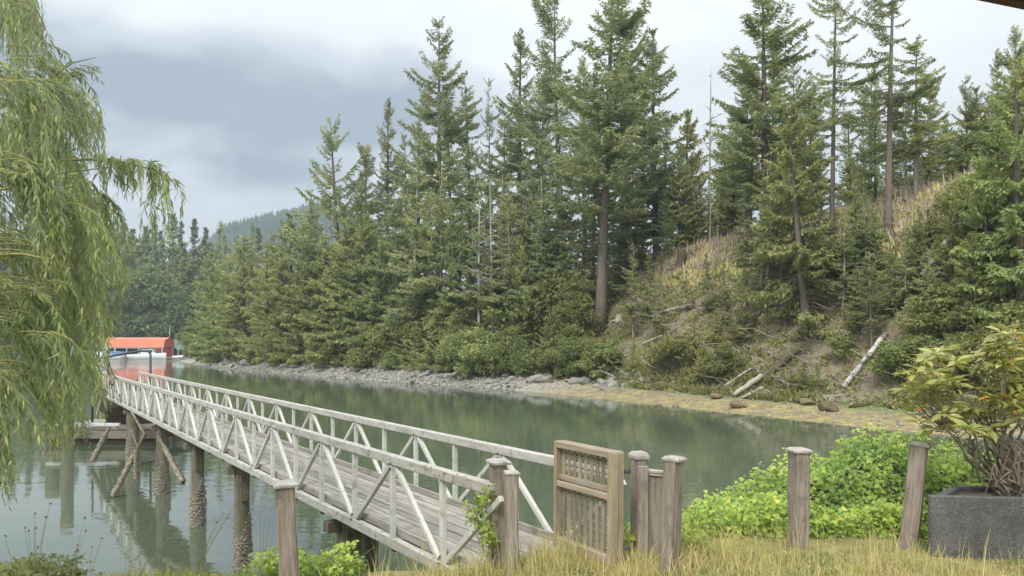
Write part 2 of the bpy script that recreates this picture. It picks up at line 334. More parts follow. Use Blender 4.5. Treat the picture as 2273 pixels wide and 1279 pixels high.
# green tidal water
def water_mat():
    m_, nt, o = new_mat('inlet_water')
    t = nd(nt, 'ShaderNodeTexCoord'); mp = nd(nt, 'ShaderNodeMapping'); nt.links.new(t.outputs['Object'], mp.inputs[0])
    mp.inputs['Rotation'].default_value = (0, 0, R(6)); mp.inputs['Scale'].default_value = (0.35, 1.0, 1)
    big = noise(nt, t.outputs['Object'], 0.035, 3, 0.5, 0.4)
    a = noise(nt, mp.outputs[0], 1.5, 2, 0.5, 0.4)
    b_ = noise(nt, mp.outputs[0], 6.0, 2, 0.5, 0.2)
    h = math_n(nt, 'ADD', math_n(nt, 'MULTIPLY', a, 0.05), math_n(nt, 'MULTIPLY', b_, 0.008))
    # calm water in the inlet, breeze on the open water beyond the point
    sp = nd(nt, 'ShaderNodeSeparateXYZ'); nt.links.new(t.outputs['Object'], sp.inputs[0])
    far = nd(nt, 'ShaderNodeMapRange', interpolation_type='SMOOTHSTEP'); far.inputs[1].default_value = 118; far.inputs[2].default_value = 165
    far.inputs[3].default_value = 0.0; far.inputs[4].default_value = 1.0
    nt.links.new(math_n(nt, 'ADD', sp.outputs[1], math_n(nt, 'MULTIPLY', math_n(nt, 'SUBTRACT', big, 0.5), 60)), far.inputs[0])
    amp = math_n(nt, 'ADD', math_n(nt, 'ADD', 0.06, math_n(nt, 'MULTIPLY', big, 0.17)), math_n(nt, 'MULTIPLY', far.outputs[0], 1.6))
    bp = nd(nt, 'ShaderNodeBump'); bp.inputs['Distance'].default_value = 1.0
    nt.links.new(amp, bp.inputs['Strength']); nt.links.new(h, bp.inputs['Height'])
    c = ramp(nt, noise(nt, t.outputs['Object'], 0.05, 3, 0.5), [(0.3, (0.082, 0.108, 0.070)), (0.7, (0.112, 0.142, 0.094))])
    p = nd(nt, 'ShaderNodeBsdfPrincipled'); nt.links.new(c, p.inputs['Base Color']); p.inputs['Roughness'].default_value = 0.02
    p.inputs['IOR'].default_value = 2.6
    nt.links.new(bp.outputs[0], p.inputs['Normal']); nt.links.new(p.outputs[0], o.inputs[0]); return m_
M['water'] = water_mat()
# the far bank: beach, seaweed, brown slash-covered slope, straw ridge, driven by distance from the waterline (t) and along the shore (u)
def hill_mat():
    m_, nt, o = new_mat('far_bank_ground')
    tco = nd(nt, 'ShaderNodeTexCoord').outputs['Object']
    au = nd(nt, 'ShaderNodeAttribute', attribute_name='u').outputs['Fac']; at = nd(nt, 'ShaderNodeAttribute', attribute_name='t').outputs['Fac']
    n_big = noise(nt, tco, 0.25, 5, 0.65); n_mid = noise(nt, tco, 1.1, 5, 0.7); n_fine = noise(nt, tco, 5.0, 4, 0.7)
    def mr(x, a, b, c=0.0, d=1.0):
        k = nd(nt, 'ShaderNodeMapRange', interpolation_type='SMOOTHSTEP')
        for i, q in ((1, a), (2, b), (3, c), (4, d)): k.inputs[i].default_value = q
        nt.links.new(x, k.inputs[0]); return k.outputs[0]
    tw = math_n(nt, 'ADD', at, math_n(nt, 'MULTIPLY', math_n(nt, 'SUBTRACT', n_mid, 0.5), 3.0))
    slope = ramp(nt, n_mid, [(0.25, (0.14, 0.108, 0.078)), (0.5, (0.28, 0.225, 0.165)), (0.62, (0.21, 0.195, 0.09)), (0.8, (0.44, 0.37, 0.28))])
    slope = mixc(nt, mr(n_big, 0.48, 0.62), slope, ramp(nt, n_fine, [(0.3, (0.11, 0.125, 0.045)), (0.7, (0.20, 0.20, 0.08))]))
    straw = ramp(nt, n_fine, [(0.3, (0.30, 0.27, 0.10)), (0.7, (0.48, 0.41, 0.19))])
    c = mixc(nt, mr(tw, 13.5, 17.5), slope, straw)
    stone = ramp(nt, n_fine, [(0.3, (0.20, 0.19, 0.165)), (0.5, (0.36, 0.34, 0.295)), (0.75, (0.55, 0.52, 0.45))])
    mud = ramp(nt, n_mid, [(0.3, (0.18, 0.145, 0.085)), (0.5, (0.32, 0.265, 0.145)), (0.64, (0.46, 0.38, 0.13)), (0.8, (0.38, 0.33, 0.22))])
    grassy = ramp(nt, n_fine, [(0.3, (0.11, 0.15, 0.055)), (0.7, (0.21, 0.25, 0.09))])
    right = mr(au, 58, 44)
    beach = mixc(nt, right, stone, mud)
    beach = mixc(nt, math_n(nt, 'MULTIPLY', right, mr(tw, 3.4, 4.6)), beach, grassy)
    edge = mixc(nt, mr(tw, -0.2, 0.5), (0.12, 0.105, 0.07), (1, 1, 1))
    lim = nd(nt, 'ShaderNodeMapRange'); lim.inputs[1].default_value = 44; lim.inputs[2].default_value = 60; lim.inputs[3].default_value = 6.6; lim.inputs[4].default_value = 3.2
    nt.links.new(au, lim.inputs[0])
    c = mixc(nt, mr(math_n(nt, 'SUBTRACT', tw, lim.outputs[0]), -0.7, 0.7), beach, c)
    b = nd(nt, 'ShaderNodeBsdfPrincipled'); nt.links.new(c, b.inputs['Base Color']); b.inputs['Roughness'].default_value = 0.9
    b.inputs['Specular IOR Level'].default_value = 0.2
    bp = nd(nt, 'ShaderNodeBump'); bp.inputs['Strength'].default_value = 0.9; bp.inputs['Distance'].default_value = 0.25
    nt.links.new(math_n(nt, 'ADD', n_mid, math_n(nt, 'MULTIPLY', n_fine, 0.4)), bp.inputs['Height']); nt.links.new(bp.outputs[0], b.inputs['Normal'])
    nt.links.new(b.outputs[0], o.inputs[0]); return m_
M['hill'] = hill_mat()
M['ground'] = surf('bank_soil_and_thatch', [(0.3, (0.13, 0.11, 0.05)), (0.5, (0.25, 0.22, 0.09)), (0.7, (0.36, 0.31, 0.14))], 3, (1, 1, 1), 0.95, 0.8, spot=((0.10, 0.14, 0.04), 1.1, 0.48, 0.62), var=0.0, rnd=False, bdist=0.03)
M['forestfloor'] = surf('forest_floor', [(0.3, (0.045, 0.060, 0.028)), (0.7, (0.10, 0.115, 0.05))], 0.4, (1, 1, 1), 0.95, 0.5, var=0.0, rnd=False, bdist=0.3)
M['farhill'] = surf('wooded_hill', [(0.3, (0.035, 0.055, 0.035)), (0.7, (0.075, 0.10, 0.055))], 0.03, (1, 1, 1), 0.95, 0, var=0.0, rnd=False)

# ================================================================== SETTING
EU = np.array([-0.57, 0.8216]); EV = np.array([0.8216, 0.57])      # along the far shore / inland
SU = np.array([-60, 0, 13.8, 27.2, 40, 52, 62, 72, 99, 137, 164, 190, 203, 215, 225, 240])
SV = np.array([33, 34.6, 35.2, 36.3, 37.6, 38.7, 38.0, 36.5, 34.3, 33.2, 34.9, 38, 43, 56, 85, 160])
def ut(x, y):
    u = x * EU[0] + y * EU[1]; v = x * EV[0] + y * EV[1]
    sh = np.interp(u, SU, SV) + 1.6 * (fbm(u * 0.18 + 3, u * 0 + 1.5) - 0.47)
    return u, v - sh
RU = np.array([-60, 0, 24, 38, 48, 67, 98, 145, 185, 215, 240]); RZ = np.array([18, 17, 15.6, 14.2, 13.6, 12.2, 10.5, 7.5, 4.5, 2.5, 1])
def hillz(x, y):
    x = np.asarray(x, float); y = np.asarray(y, float)
    u, t = ut(x, y)
    zr = np.interp(u, RU, RZ)
    bw = np.interp(u, [30, 42, 58, 70], [6.4, 6.0, 3.4, 3.0]); bh = np.interp(u, [30, 42, 58, 70], [0.75, 0.75, 0.95, 1.0])
    beach = np.clip(t / bw, -1, 1) * bh
    g = np.clip((t - bw) / (20 - bw), 0, 1)
    bank = bh + (zr - bh) * (0.62 * g + 0.38 * sstep(0, 1, g))
    z = np.where(t < bw, beach, bank)
    z = z - np.clip(t - 20, 0, 200) * 0.16
    z = np.where(t < -bw, -1.2, z)
    z = z + np.where(t > bw, (fbm(x * 0.35, y * 0.35) - 0.47) * 2.0 * np.clip((t - bw) / 5, 0, 1), 0) + (fbm(x * 1.3, y * 1.3) - 0.47) * 0.25 * np.clip(t / 2, 0, 1)
    return z
us = np.arange(-45, 236, 0.9); ts = np.concatenate([np.arange(-4, 24, 0.5), np.arange(24, 130, 3)])
U_, T_ = np.meshgrid(us, ts, indexing='ij')
Vv = np.interp(U_, SU, SV) + 1.6 * (fbm(U_ * 0.18 + 3, U_ * 0 + 1.5) - 0.47) + T_
HX = U_ * EU[0] + Vv * EV[0]; HY = U_ * EU[1] + Vv * EV[1]
HZ = hillz(HX, HY)
def grid_faces(n, m_):
    i = np.arange(n - 1)[:, None] * m_; j = np.arange(m_ - 1)[None]
    return np.stack([i + j, i + m_ + j, i + m_ + j + 1, i + j + 1], -1).reshape(-1, 4)
gf = grid_faces(len(us), len(ts))
hill = link('hillside', mesh_np('hillside', np.stack([HX, HY, HZ], -1).reshape(-1, 3), gf[:, ::-1], M['hill'], True,
            {'u': ('POINT', U_.ravel()), 't': ('POINT', T_.ravel())}))
tag(hill, 'far bank with rocky beach rising to a brushy hillside', kind='structure')

def hit(px, py, lo=25.0, hi=260.0, step=0.1):       # where a sight line meets the far bank
    d = np.arange(lo, hi, step); x = (px - CX) * d / F; z = EYE - (py - CY) * d / F
    u, t = ut(x, d); g = hillz(x, d)
    ok = np.where((z <= g) & (t > -0.5))[0]
    if len(ok) == 0:
        i = np.argmin(np.abs(z - g) + np.where(t > 0, 0, 100))
    else: i = ok[0]
    return Vector((x[i], d[i], g[i]))
def at_depth(px, d):
    x = (px - CX) * d / F; return Vector((x, d, float(hillz(x, d))))

# near bank
def edge_y(x): return 6.30 + 0.30 * sstep(-0.3, 0.5, x) + 0.90 * sstep(0.7, 1.7, x) + 0.25 * (fbm(x * 0.8 + 4, x * 0 + 2) - 0.47) * 2
def near_z(x, y):
    x = np.asarray(x, float); y = np.asarray(y, float)
    e = edge_y(x)
    top = 2.26 - 0.16 * sstep(0.2, -2.0, x) + 0.05 * (fbm(x * 0.9, y * 0.9) - 0.47)
    drop = np.clip(y - e, 0, 30)
    return top - drop * 0.95 * sstep(-0.1, 1.0, drop) - 0.1 * (fbm(x * 2, y * 2) - 0.47) * np.clip(drop, 0, 1)
gx = np.concatenate([np.arange(-60, -9, 3), np.arange(-9, 10, 0.22), np.arange(10, 61, 3)]); gy = np.concatenate([np.arange(-40, 3, 2.5), np.arange(3, 13, 0.2)])
GX, GY = np.meshgrid(gx, gy, indexing='ij')
gr = link('ground', mesh_np('ground', np.stack([GX, GY, near_z(GX, GY)], -1).reshape(-1, 3), grid_faces(len(gx), len(gy)), M['ground'], True))
tag(gr, 'near bank of dry lawn and soil sloping to the water', kind='structure')

# water
wx = np.array([-900., 900.]); wy = np.array([-60., 1500.])
WX, WY = np.meshgrid(wx, wy, indexing='ij')
wa = link('water', mesh_np('water', np.stack([WX, WY, WX * 0], -1).reshape(-1, 3), grid_faces(2, 2), M['water']))
tag(wa, 'calm green water of the inlet', kind='structure')

# far shore of the bay and the wooded hill behind it
fx = np.arange(-700, 420, 12.0); fy = np.arange(248, 900, 12.0)
FX, FY = np.meshgrid(fx, fy, indexing='ij')
FZ = -1.5 + 6.5 * sstep(250, 275, FY + 16 * (fbm(FX * 0.02, FX * 0 + 4) - 0.47) * 2) + np.clip(FY - 270, 0, 400) * 0.045 + 6 * (fbm(FX * 0.02, FY * 0.02) - 0.47)
fs = link('far_shore', mesh_np('far_shore', np.stack([FX, FY, FZ], -1).reshape(-1, 3), grid_faces(len(fx), len(fy)), M['forestfloor'], True))
tag(fs, 'low wooded far shore of the bay', kind='structure')
hx = np.arange(-800, 700, 8.0); hy = np.arange(900, 1500, 8.0)
QX, QY = np.meshgrid(hx, hy, indexing='ij')
prof = np.interp(QX, [-800, -560, -470, -431, -335, -286, -197, -94, 0, 700], [10, 60, 130, 166, 205, 212, 140, 45, 8, 5])
QZ = prof * sstep(890, 1170, QY) + 26 * (fbm(QX * 0.012, QY * 0.012) - 0.47) + 7 * (vnoise(QX * 0.25, QY * 0.25) - 0.5)
fh = link('hill', mesh_np('hill', np.stack([QX, QY, QZ], -1).reshape(-1, 3), grid_faces(len(hx), len(hy)), M['farhill'], True))
tag(fh, 'hazy wooded hill beyond the bay', kind='structure')
hr = np.random.default_rng(3)
A = Acc()                                            # the wood on that hill: crowns too far off to count
nn = 8000; cx_ = hr.uniform(-640, -50, nn); cy_ = hr.uniform(960, 1200, nn)
cz_ = np.interp(cx_, [-800, -560, -470, -431, -335, -286, -197, -94, 0, 700], [10, 60, 130, 166, 205, 212, 140, 45, 8, 5]) * sstep(890, 1170, cy_) + 26 * (fbm(cx_ * 0.012, cy_ * 0.012) - 0.47)
hh = hr.uniform(8, 17, nn); rr0 = hh * hr.uniform(0.16, 0.24, nn)
ang = np.array([0, 2.09, 4.19])
vv = np.zeros((nn, 4, 3)); vv[:, 0] = np.stack([cx_, cy_, cz_ + hh], -1)
for k in range(3): vv[:, k + 1] = np.stack([cx_ + rr0 * np.cos(ang[k] + cx_), cy_ + rr0 * np.sin(ang[k] + cx_), cz_ - 1], -1)
ff = np.array([[0, 1, 2], [0, 2, 3], [0, 3, 1]])[None] + (np.arange(nn) * 4)[:, None, None]
tag(link('hill_forest', mesh_np('hill_forest', vv.reshape(-1, 3), ff.reshape(-1, 3), M['farhill'])), 'conifer forest covering the hazy hill', 'forest', kind='stuff')

# ================================================================== TREES
def kites(p, d, ln, wd, rng, flat=0.6):             # small needle sprays: one bent quad each, p base, d direction
    n = len(p); d = unit(d)
    side = unit(np.cross(d, np.array([0, 0, 1.0])[None] + rng.normal(0, flat, (n, 3))))
    m_ = p + d * (ln * 0.45)[:, None]
    t = p + d * ln[:, None] - np.array([0, 0, 1.0]) * (ln * rng.uniform(0, 0.25, n))[:, None]
    v = np.stack([p, m_ + side * wd[:, None], t, m_ - side * wd[:, None]], 1).reshape(-1, 3)
    f = np.arange(n * 4).reshape(-1, 4)
    return v, f
def conifer(seed, H, cb, Lmax, nb, p_exp=0.8, e_low=-0.25, e_top=0.7, curve=0.12, step=0.2, twl=0.34, kl=0.34, kw=0.075,
            hang=0.25, dead=10, r0=0.34, bend=0.3, gaps=0.0, lop=0.0, belly=0.25, bark='barkgrey', leaf='fir', ksz=1.0):
    rng = np.random.default_rng(seed)
    zz = np.linspace(0, 1, 14)
    px_ = bend * np.sin(zz * 2.3 + seed) - bend * math.sin(seed); py_ = bend * np.cos(zz * 1.9 + seed * 2) - bend * math.cos(seed * 2)
    tp = np.stack([px_, py_, zz * H - (zz < 0.01) * 1.2], -1)
    tr = r0 * (1 - zz) ** 0.85 + 0.02; tr[0] *= 1.5; tr[1] *= 1.08
    wood = Acc(); wood.add(*tube_arrays(tp, tr, 8, 0.15, rng))
    axis = lambda f: np.stack([np.interp(f, zz, px_), np.interp(f, zz, py_), f * H], -1)
    leaves = Acc()
    f_ = cb + (1 - cb) * np.sort(rng.random(nb) ** 1.1) * 0.985
    az = rng.uniform(0, 2 * np.pi, nb)
    for i in range(nb):
        g = (f_[i] - cb) / (1 - cb)
        L = Lmax * (1 - g) ** p_exp * min(1, 0.45 + g / max(belly, 0.01)) * rng.uniform(0.5, 1.15) * (1 + lop * math.cos(az[i] - seed))
        if gaps and math.sin(g * 23 + az[i] * 1.5 + seed) < -1 + 2 * gaps: L *= 0.35
        L = max(L, 0.35)
        e_ = e_low + (e_top - e_low) * g ** 1.2 + rng.normal(0, 0.1)
        rad = np.array([math.cos(az[i]), math.sin(az[i]), 0]); up = np.array([0, 0, 1.0])
        base = axis(np.array([f_[i]]))[0]
        n = max(4, int(L / step)); s = np.linspace(0.16, 1, n) + rng.normal(0, 0.015, n)
        pt = lambda q: base + L * (q[:, None] * (math.cos(e_) * rad + math.sin(e_) * up)) + (L * (curve * q ** 2 - 0.10 * np.sin(q * 3)))[:, None] * up
        p = pt(s)
        q4 = np.linspace(0, 0.9, 4)
        wood.add(*tube_arrays(pt(q4), (0.012 + 0.011 * L) * (1 - q4 * 0.85), 4, 0, None))
        bd = unit(np.gradient(p, axis=0))
        perp = np.cross(bd, up); perp = unit(perp)
        for sg in (-1, 1):
            a_ = rng.uniform(0.6, 1.15, n)
            td = unit(bd * np.cos(a_)[:, None] + sg * perp * np.sin(a_)[:, None] - up * (hang * rng.uniform(0.3, 1.5, n))[:, None])
            tl = twl * math.sqrt(L) * (1.15 - 0.75 * s) * rng.uniform(0.5, 1.3, n)
            m_ = 4 if L < 3 else 5
            qs = np.linspace(0.05, 0.85, m_)
            pp = p[:, None] + td[:, None] * (tl[:, None] * qs[None])[..., None] - up * ((tl[:, None] * qs[None]) ** 2 * hang * 0.5)[..., None]
            dd = td[:, None] + rng.normal(0, 0.42, (n, m_, 3)); dd[..., 2] -= hang * 0.35
            k = n * m_
            leaves.add(*kites(pp.reshape(-1, 3), dd.reshape(-1, 3), kl * rng.uniform(0.6, 1.3, k) * (0.40 + 0.22 * min(L, 3.0)) * ksz, kw * rng.uniform(0.6, 1.4, k) * (0.7 + 0.1 * min(L, 3.5)) * ksz, rng))
        leaves.add(*kites(p, bd + rng.normal(0, 0.3, bd.shape), kl * rng.uniform(0.7, 1.4, n), kw * rng.uniform(0.8, 1.4, n), rng))
    for i in range(dead):                            # dead limbs on the bare lower trunk
        fz = rng.uniform(0.08, cb + 0.15); b0 = axis(np.array([fz]))[0]; a_ = rng.uniform(0, 6.28); L = rng.uniform(0.5, 0.55 * Lmax + 0.5)
        dr = np.array([math.cos(a_), math.sin(a_), rng.uniform(-0.35, 0.25)])
        q = np.linspace(0, 1, 4)[:, None]
        wood.add(*tube_arrays(b0 + q * L * dr + q ** 2 * np.array([0, 0, -0.2]) * L + rng.normal(0, 0.06, (4, 3)) * q, np.array([0.035, 0.028, 0.02, 0.008]), 4))
    return (H, wood.mesh('conifer_trunk', M[bark], True), leaves.mesh('conifer_crown', M[leaf]))
V = {}
for k, sd_ in enumerate((11, 12, 13)):
    V['fir%d' % k] = conifer(sd_, 36, 0.15, (7.6, 6.8, 7.2)[k], 170, 0.62, -0.22, 0.75, 0.14, 0.17, 0.40, 0.42, 0.075, 0.28, 14, 0.42, 0.3, 0.14, 0.12, 0.3)
V['fir3'] = conifer(14, 34, 0.22, 6.2, 120, 0.5, -0.3, 0.6, 0.10, 0.18, 0.38, 0.40, 0.075, 0.4, 24, 0.40, 0.5, 0.30, 0.35, 0.2, 'barkgrey', 'hem')
V['fir4'] = conifer(15, 35, 0.28, 7.0, 110, 0.45, -0.15, 0.9, 0.20, 0.18, 0.38, 0.40, 0.07, 0.25, 30, 0.40, 0.6, 0.34, 0.30, 0.15, 'barkgrey', 'fir_open')
V['firtall'] = conifer(21, 38, 0.34, 7.4, 170, 0.6, -0.18, 0.65, 0.12, 0.17, 0.40, 0.42, 0.075, 0.28, 26, 0.46, 0.35, 0.15, 0.1, 0.2, 'barkgrey', 'fir')
V['firopen'] = conifer(22, 38, 0.40, 8.6, 62, 0.45, -0.10, 0.55, 0.10, 0.19, 0.34, 0.40, 0.07, 0.25, 30, 0.46, 0.3, 0.22, 0.25, 0.2, 'barkgrey', 'fir_open')
V['firpole'] = conifer(23, 38, 0.34, 5.6, 90, 0.35, 0.05, 0.5, 0.10, 0.22, 0.30, 0.34, 0.06, 0.3, 46, 0.36, 0.25, 0.32, 0.2, 0.2, 'barkgrey', 'fir_open')
V['broad'] = conifer(24, 30, 0.10, 11.5, 105, 0.75, 0.0, 0.8, 0.18, 0.18, 0.40, 0.44, 0.08, 0.25, 14, 0.45, 0.2, 0.25, 0.15, 0.25, 'barkgrey', 'fir')
V['narrow'] = conifer(25, 32, 0.14, 5.0, 165, 0.68, -0.15, 0.85, 0.16, 0.16, 0.38, 0.38, 0.07, 0.25, 14, 0.34, 0.25, 0.12, 0.1, 0.3)
for k, sd_ in enumerate((31, 32)):
    V['cedar%d' % k] = conifer(sd_, 20, 0.02, (5.2, 4.8)[k], 150, 0.6, -0.35, 0.55, 0.06, 0.15, 0.40, 0.36, 0.08, 0.55, 4, 0.34, 0.25, 0.06, 0.15, 0.15, 'barkgrey', 'olive')
for k, sd_ in enumerate((41, 42, 43)):
    V['slim%d' % k] = conifer(sd_, 19, (0.18, 0.28, 0.10)[k], 3.4, 120, 0.55, -0.25, 0.5, 0.05, 0.15, 0.36, 0.32, 0.065, 0.4, 30, 0.17, 0.3, 0.2, 0.15, 0.2, 'barkpale', 'hem')
V['sapling'] = conifer(51, 6, 0.02, 2.4, 75, 0.7, -0.1, 0.7, 0.05, 0.12, 0.32, 0.24, 0.055, 0.35, 0, 0.09, 0.1, 0.05, 0.1, 0.1, 'barkgrey', 'olive')
V['far0'] = conifer(61, 32, 0.03, 6.5, 190, 0.95, -0.25, 0.6, 0.1, 0.42, 0.36, 0.9, 0.20, 0.3, 0, 0.4, 0.3, 0.04, 0.1)
V['far1'] = conifer(62, 32, 0.03, 7.2, 180, 0.9, -0.25, 0.6, 0.1, 0.42, 0.36, 0.9, 0.21, 0.3, 0, 0.4, 0.3, 0.05, 0.12)
V['far2'] = conifer(63, 24, 0.02, 6.5, 150, 0.75, -0.2, 0.6, 0.1, 0.42, 0.36, 0.9, 0.21, 0.4, 0, 0.4, 0.3, 0.05, 0.15, 0.2, 'barkgrey', 'hem')

def broadleaf(seed, H, Rr, ncl, per, leaf, trunk_r, mat, flat=0.8, bark='barkgrey', stems=5, low=0.1):
    rng = np.random.default_rng(seed); wood = Acc(); lv = Acc()
    for c in range(ncl):
        a_ = rng.uniform(0, 6.28); g = rng.uniform(low, 1) ; rad = Rr * math.sqrt(max(0.05, 1 - (2 * max(g - 0.35, -0.1) / 1.3) ** 2)) * rng.uniform(0.25, 1.0)
        ctr = np.array([math.cos(a_) * rad, math.sin(a_) * rad, H * g * rng.uniform(0.85, 1.02)])
        cr_ = Rr * rng.uniform(0.22, 0.42)
        dr = unit(rng.normal(0, 1, (per, 3))); dr[:, 2] *= flat
        p = ctr + dr * (cr_ * rng.uniform(0.45, 1.1, per) ** 0.6)[:, None]
        p = p[p[:, 2] > 0.02]
        n = len(p)
        d = unit(dr[:n] * 0.5 + rng.normal(0, 0.6, (n, 3)) + np.array([0, 0, -0.15]))
        lv.add(*kites(p, d, leaf * rng.uniform(0.6, 1.4, n), leaf * 0.36 * rng.uniform(0.7, 1.3, n), rng, 0.9))
        if c < stems * 3:
            q = np.linspace(0, 1, 6)[:, None]
            st = np.array([rng.normal(0, 0.08 * Rr), rng.normal(0, 0.08 * Rr), -0.2])
            pts = st + q * (ctr - st) + np.sin(q * 3.14) * np.array([0, 0, 0.18 * H]) * rng.uniform(0.3, 1) + rng.normal(0, 0.03 * Rr, (6, 3)) * q
            wood.add(*tube_arrays(pts, trunk_r * (1 - 0.8 * q[:, 0]), 5 if False else 6, 0.1, rng))
    return (H, wood.mesh('shrub_stems', M[bark], True), lv.mesh('shrub_foliage', M[mat]))
for k in range(4): V['bush%d' % k] = broadleaf(70 + k, 3.0, 2.0, 34, 190, 0.20, 0.05, 'bush', 0.8, 'stem')
V['blossom'] = broadleaf(78, 2.6, 1.5, 26, 130, 0.17, 0.04, 'bush', 0.8, 'stem')
V['maple0'] = broadleaf(80, 17, 6.5, 60, 150, 0.75, 0.28, 'maple', 0.7, 'barkgrey', 4, 0.25)
V['maple1'] = broadleaf(81, 13, 5.5, 50, 150, 0.70, 0.25, 'maple', 0.7, 'barkgrey', 4, 0.2)
V['alder'] = broadleaf(82, 9, 3.0, 60, 170, 0.26, 0.12, 'bush', 0.7, 'barkpale', 4, 0.15)
def snag(seed, H, r0, nb, bl, e_=0.0):
    rng = np.random.default_rng(seed); zz = np.linspace(0, 1, 10)
    pts = np.stack([0.12 * np.sin(zz * 3 + seed), 0.12 * np.cos(zz * 2 + seed), zz * H - (zz < 0.01) * 0.8], -1)
    wd = Acc(); wd.add(*tube_arrays(pts, r0 * (1 - zz) ** 0.7 + 0.02, 8, 0.2, rng))
    for i in range(nb):
        f = rng.uniform(0.25, 0.97); b0 = np.array([np.interp(f, zz, pts[:, 0]), np.interp(f, zz, pts[:, 1]), f * H]); a_ = rng.uniform(0, 6.28)
        L = bl * (1.15 - f) * rng.uniform(0.5, 1.4); q = np.linspace(0, 1, 5)[:, None]
        dr = np.array([math.cos(a_), math.sin(a_), e_ + rng.normal(0, 0.15)])
        bp_ = b0 + q * L * dr + np.array([0, 0, 0.22]) * L * (q ** 2 - 0.8 * q)
        wd.add(*tube_arrays(bp_, 0.045 * (1 - 0.8 * q[:, 0]), 4))
        for j in range(3):
            s0 = bp_[rng.integers(1, 4)]; d2 = dr + rng.normal(0, 0.6, 3); l2 = L * rng.uniform(0.15, 0.4); q2 = np.linspace(0, 1, 3)[:, None]
            wd.add(*tube_arrays(s0 + q2 * d2 * l2, np.array([0.02, 0.014, 0.006]), 4))
    return (H, wd.mesh('snag', M['dead'], True), None)
V['snag0'] = snag(91, 20, 0.26, 40, 4.5, -0.05); V['snag1'] = snag(92, 12, 0.15, 26, 2.2, 0.25)

TREES = []                                           # (object, px, kind, zone) for labelling after all are placed
def plant(vk, loc, h, name, kind, px, xy=1.0, lean=(0, 0), label=None, cat='tree', rot=None, rnd=random, parts=('trunk', 'crown')):
    H, tm, cm = V[vk]
    s = h / H
    e_ = empty(name, loc, (lean[0], lean[1], rnd.uniform(0, 6.28) if rot is None else rot))
    e_.scale = (s * xy, s * xy, s)
    link(parts[0], tm, e_)
    if cm is not None: link(parts[1], cm, e_)
    e_.rotation_mode = 'ZYX'; tag(e_, label, cat)
    TREES.append((e_, px, kind, label))
    return e_
def tree_base(px, py, top, vk, name, kind, xy=1.0, lean=(0, 0), label=None, **k):   # foot seen at (px, py)
    b = hit(px, py); h = (py - top) * b.y / F
    return plant(vk, b, h, name, kind, px, xy, lean, label, **k)
def tree_depth(px, d, top, vk, name, kind, xy=1.0, lean=(0, 0), label=None, **k):   # foot hidden: depth known
    b = at_depth(px, d); h = (EYE + (CY - top) * d / F) - b.z
    return plant(vk, b, h, name, kind, px, xy, lean, label, **k)
T1 = 'fir_tree'
tree_depth(765, 108, 258, 'broad', T1, 'main', 1.0, (0, -0.05), 'broad open-branched fir with upswept limbs, first tall tree on the point')
tree_depth(856, 112, 216, 'narrow', T1, 'main', 1.0, (0, 0), 'narrow pointed dark fir between the broad fir and the tallest left fir')
tree_depth(975, 104, 38, 'fir0', T1, 'main', 1.0, (0, 0), 'tall full conical fir, tallest tree left of centre')
tree_depth(1045, 112, 158, 'fir3', T1, 'main', 1.0, (0, 0), 'shorter dark fir pressed against right side of tallest left fir')
tree_depth(1087, 104, 172, 'firpole', T1, 'main', 0.62, (0, 0), 'thin half-dead conifer with bare top right of the tallest left fir')
tree_depth(1156, 100, 58, 'narrow', T1, 'main', 1.15, (0, 0), 'pointed dark fir with short even branches at centre skyline')
tree_depth(1252, 92, -25, 'fir4', T1, 'main', 1.05, (0, 0), 'big dark fir just left of the big bare-trunked fir')
tree_base(1332, 735, -70, 'firtall', T1, 'main', 1.2, (0, 0.012), 'huge dark fir with long bare trunk rooted above the shore rocks')
tree_base(1316, 690, 150, 'narrow', T1, 'main', 0.8, (0, 0), 'dark-trunked fir directly behind the huge bare-trunked fir')
tree_depth(1458, 84, 62, 'fir1', T1, 'main', 1.25, (0, 0), 'full conical fir on the ridge right of the huge bare-trunked fir')
tree_depth(1425, 90, 200, 'narrow', T1, 'main', 1.0, (0, 0), 'narrow fir behind the full conical ridge fir')
tree_depth(1553, 82, 318, 'snag0', 'dead_tree', 'main', 0.9, (0, 0.02), 'grey dead tree with bare curved limbs in the ridge gap', cat='dead tree', parts=('trunk',))
tree_depth(1566, 92, 150, 'snag1', 'dead_tree', 'main', 0.55, (0, 0.03), 'thin bare spike of a dead tree rising in the skyline gap', cat='dead tree', parts=('trunk',))
tree_depth(1577, 74, 420, 'snag1', 'broken_trunk', 'main', 0.9, (0, 0), 'pale broken trunk standing on the ridge in the sky gap', cat='dead tree', parts=('trunk',))
tree_base(1655, 505, 120, 'slim1', T1, 'main', 1.3, (0, 0), 'conifer with straight pale trunk on the ridge right of the gap')
tree_depth(1697, 66, -75, 'fir0', T1, 'main', 1.3, (0, 0.01), 'very tall fir on the ridge whose branches reach left into the gap')
tree_base(1846, 556, -110, 'firpole', T1, 'main', 0.95, (0, 0.022), 'tall bare pole-like fir with sparse branches only high up')
tree_base(1972, 530, -120, 'firopen', T1, 'main', 1.0, (0, 0.028), 'tall thick-trunked fir with long open limbs at upper right')
tree_base(2033, 445, 85, 'slim1', T1, 'main', 1.5, (0, 0.02), 'pale-trunked feathery conifer behind the thick-trunked open fir')
tree_depth(1945, 66, 135, 'narrow', T1, 'main', 0.9, (0, 0), 'dense dark fir behind and left of the thick-trunked open fir')
tree_depth(1760, 72, 120, 'fir2', T1, 'main', 0.7, (0, 0), 'dark fir between the very tall ridge fir and the pole-like fir')
tree_depth(1800, 64, 205, 'slim0', T1, 'main', 1.3, (0, 0), 'feathery hemlock left of the pole-like fir')
tree_depth(2210, 72, 112, 'narrow', T1, 'main', 1.0, (0, 0), 'dark pointed fir on the skyline at the far right')
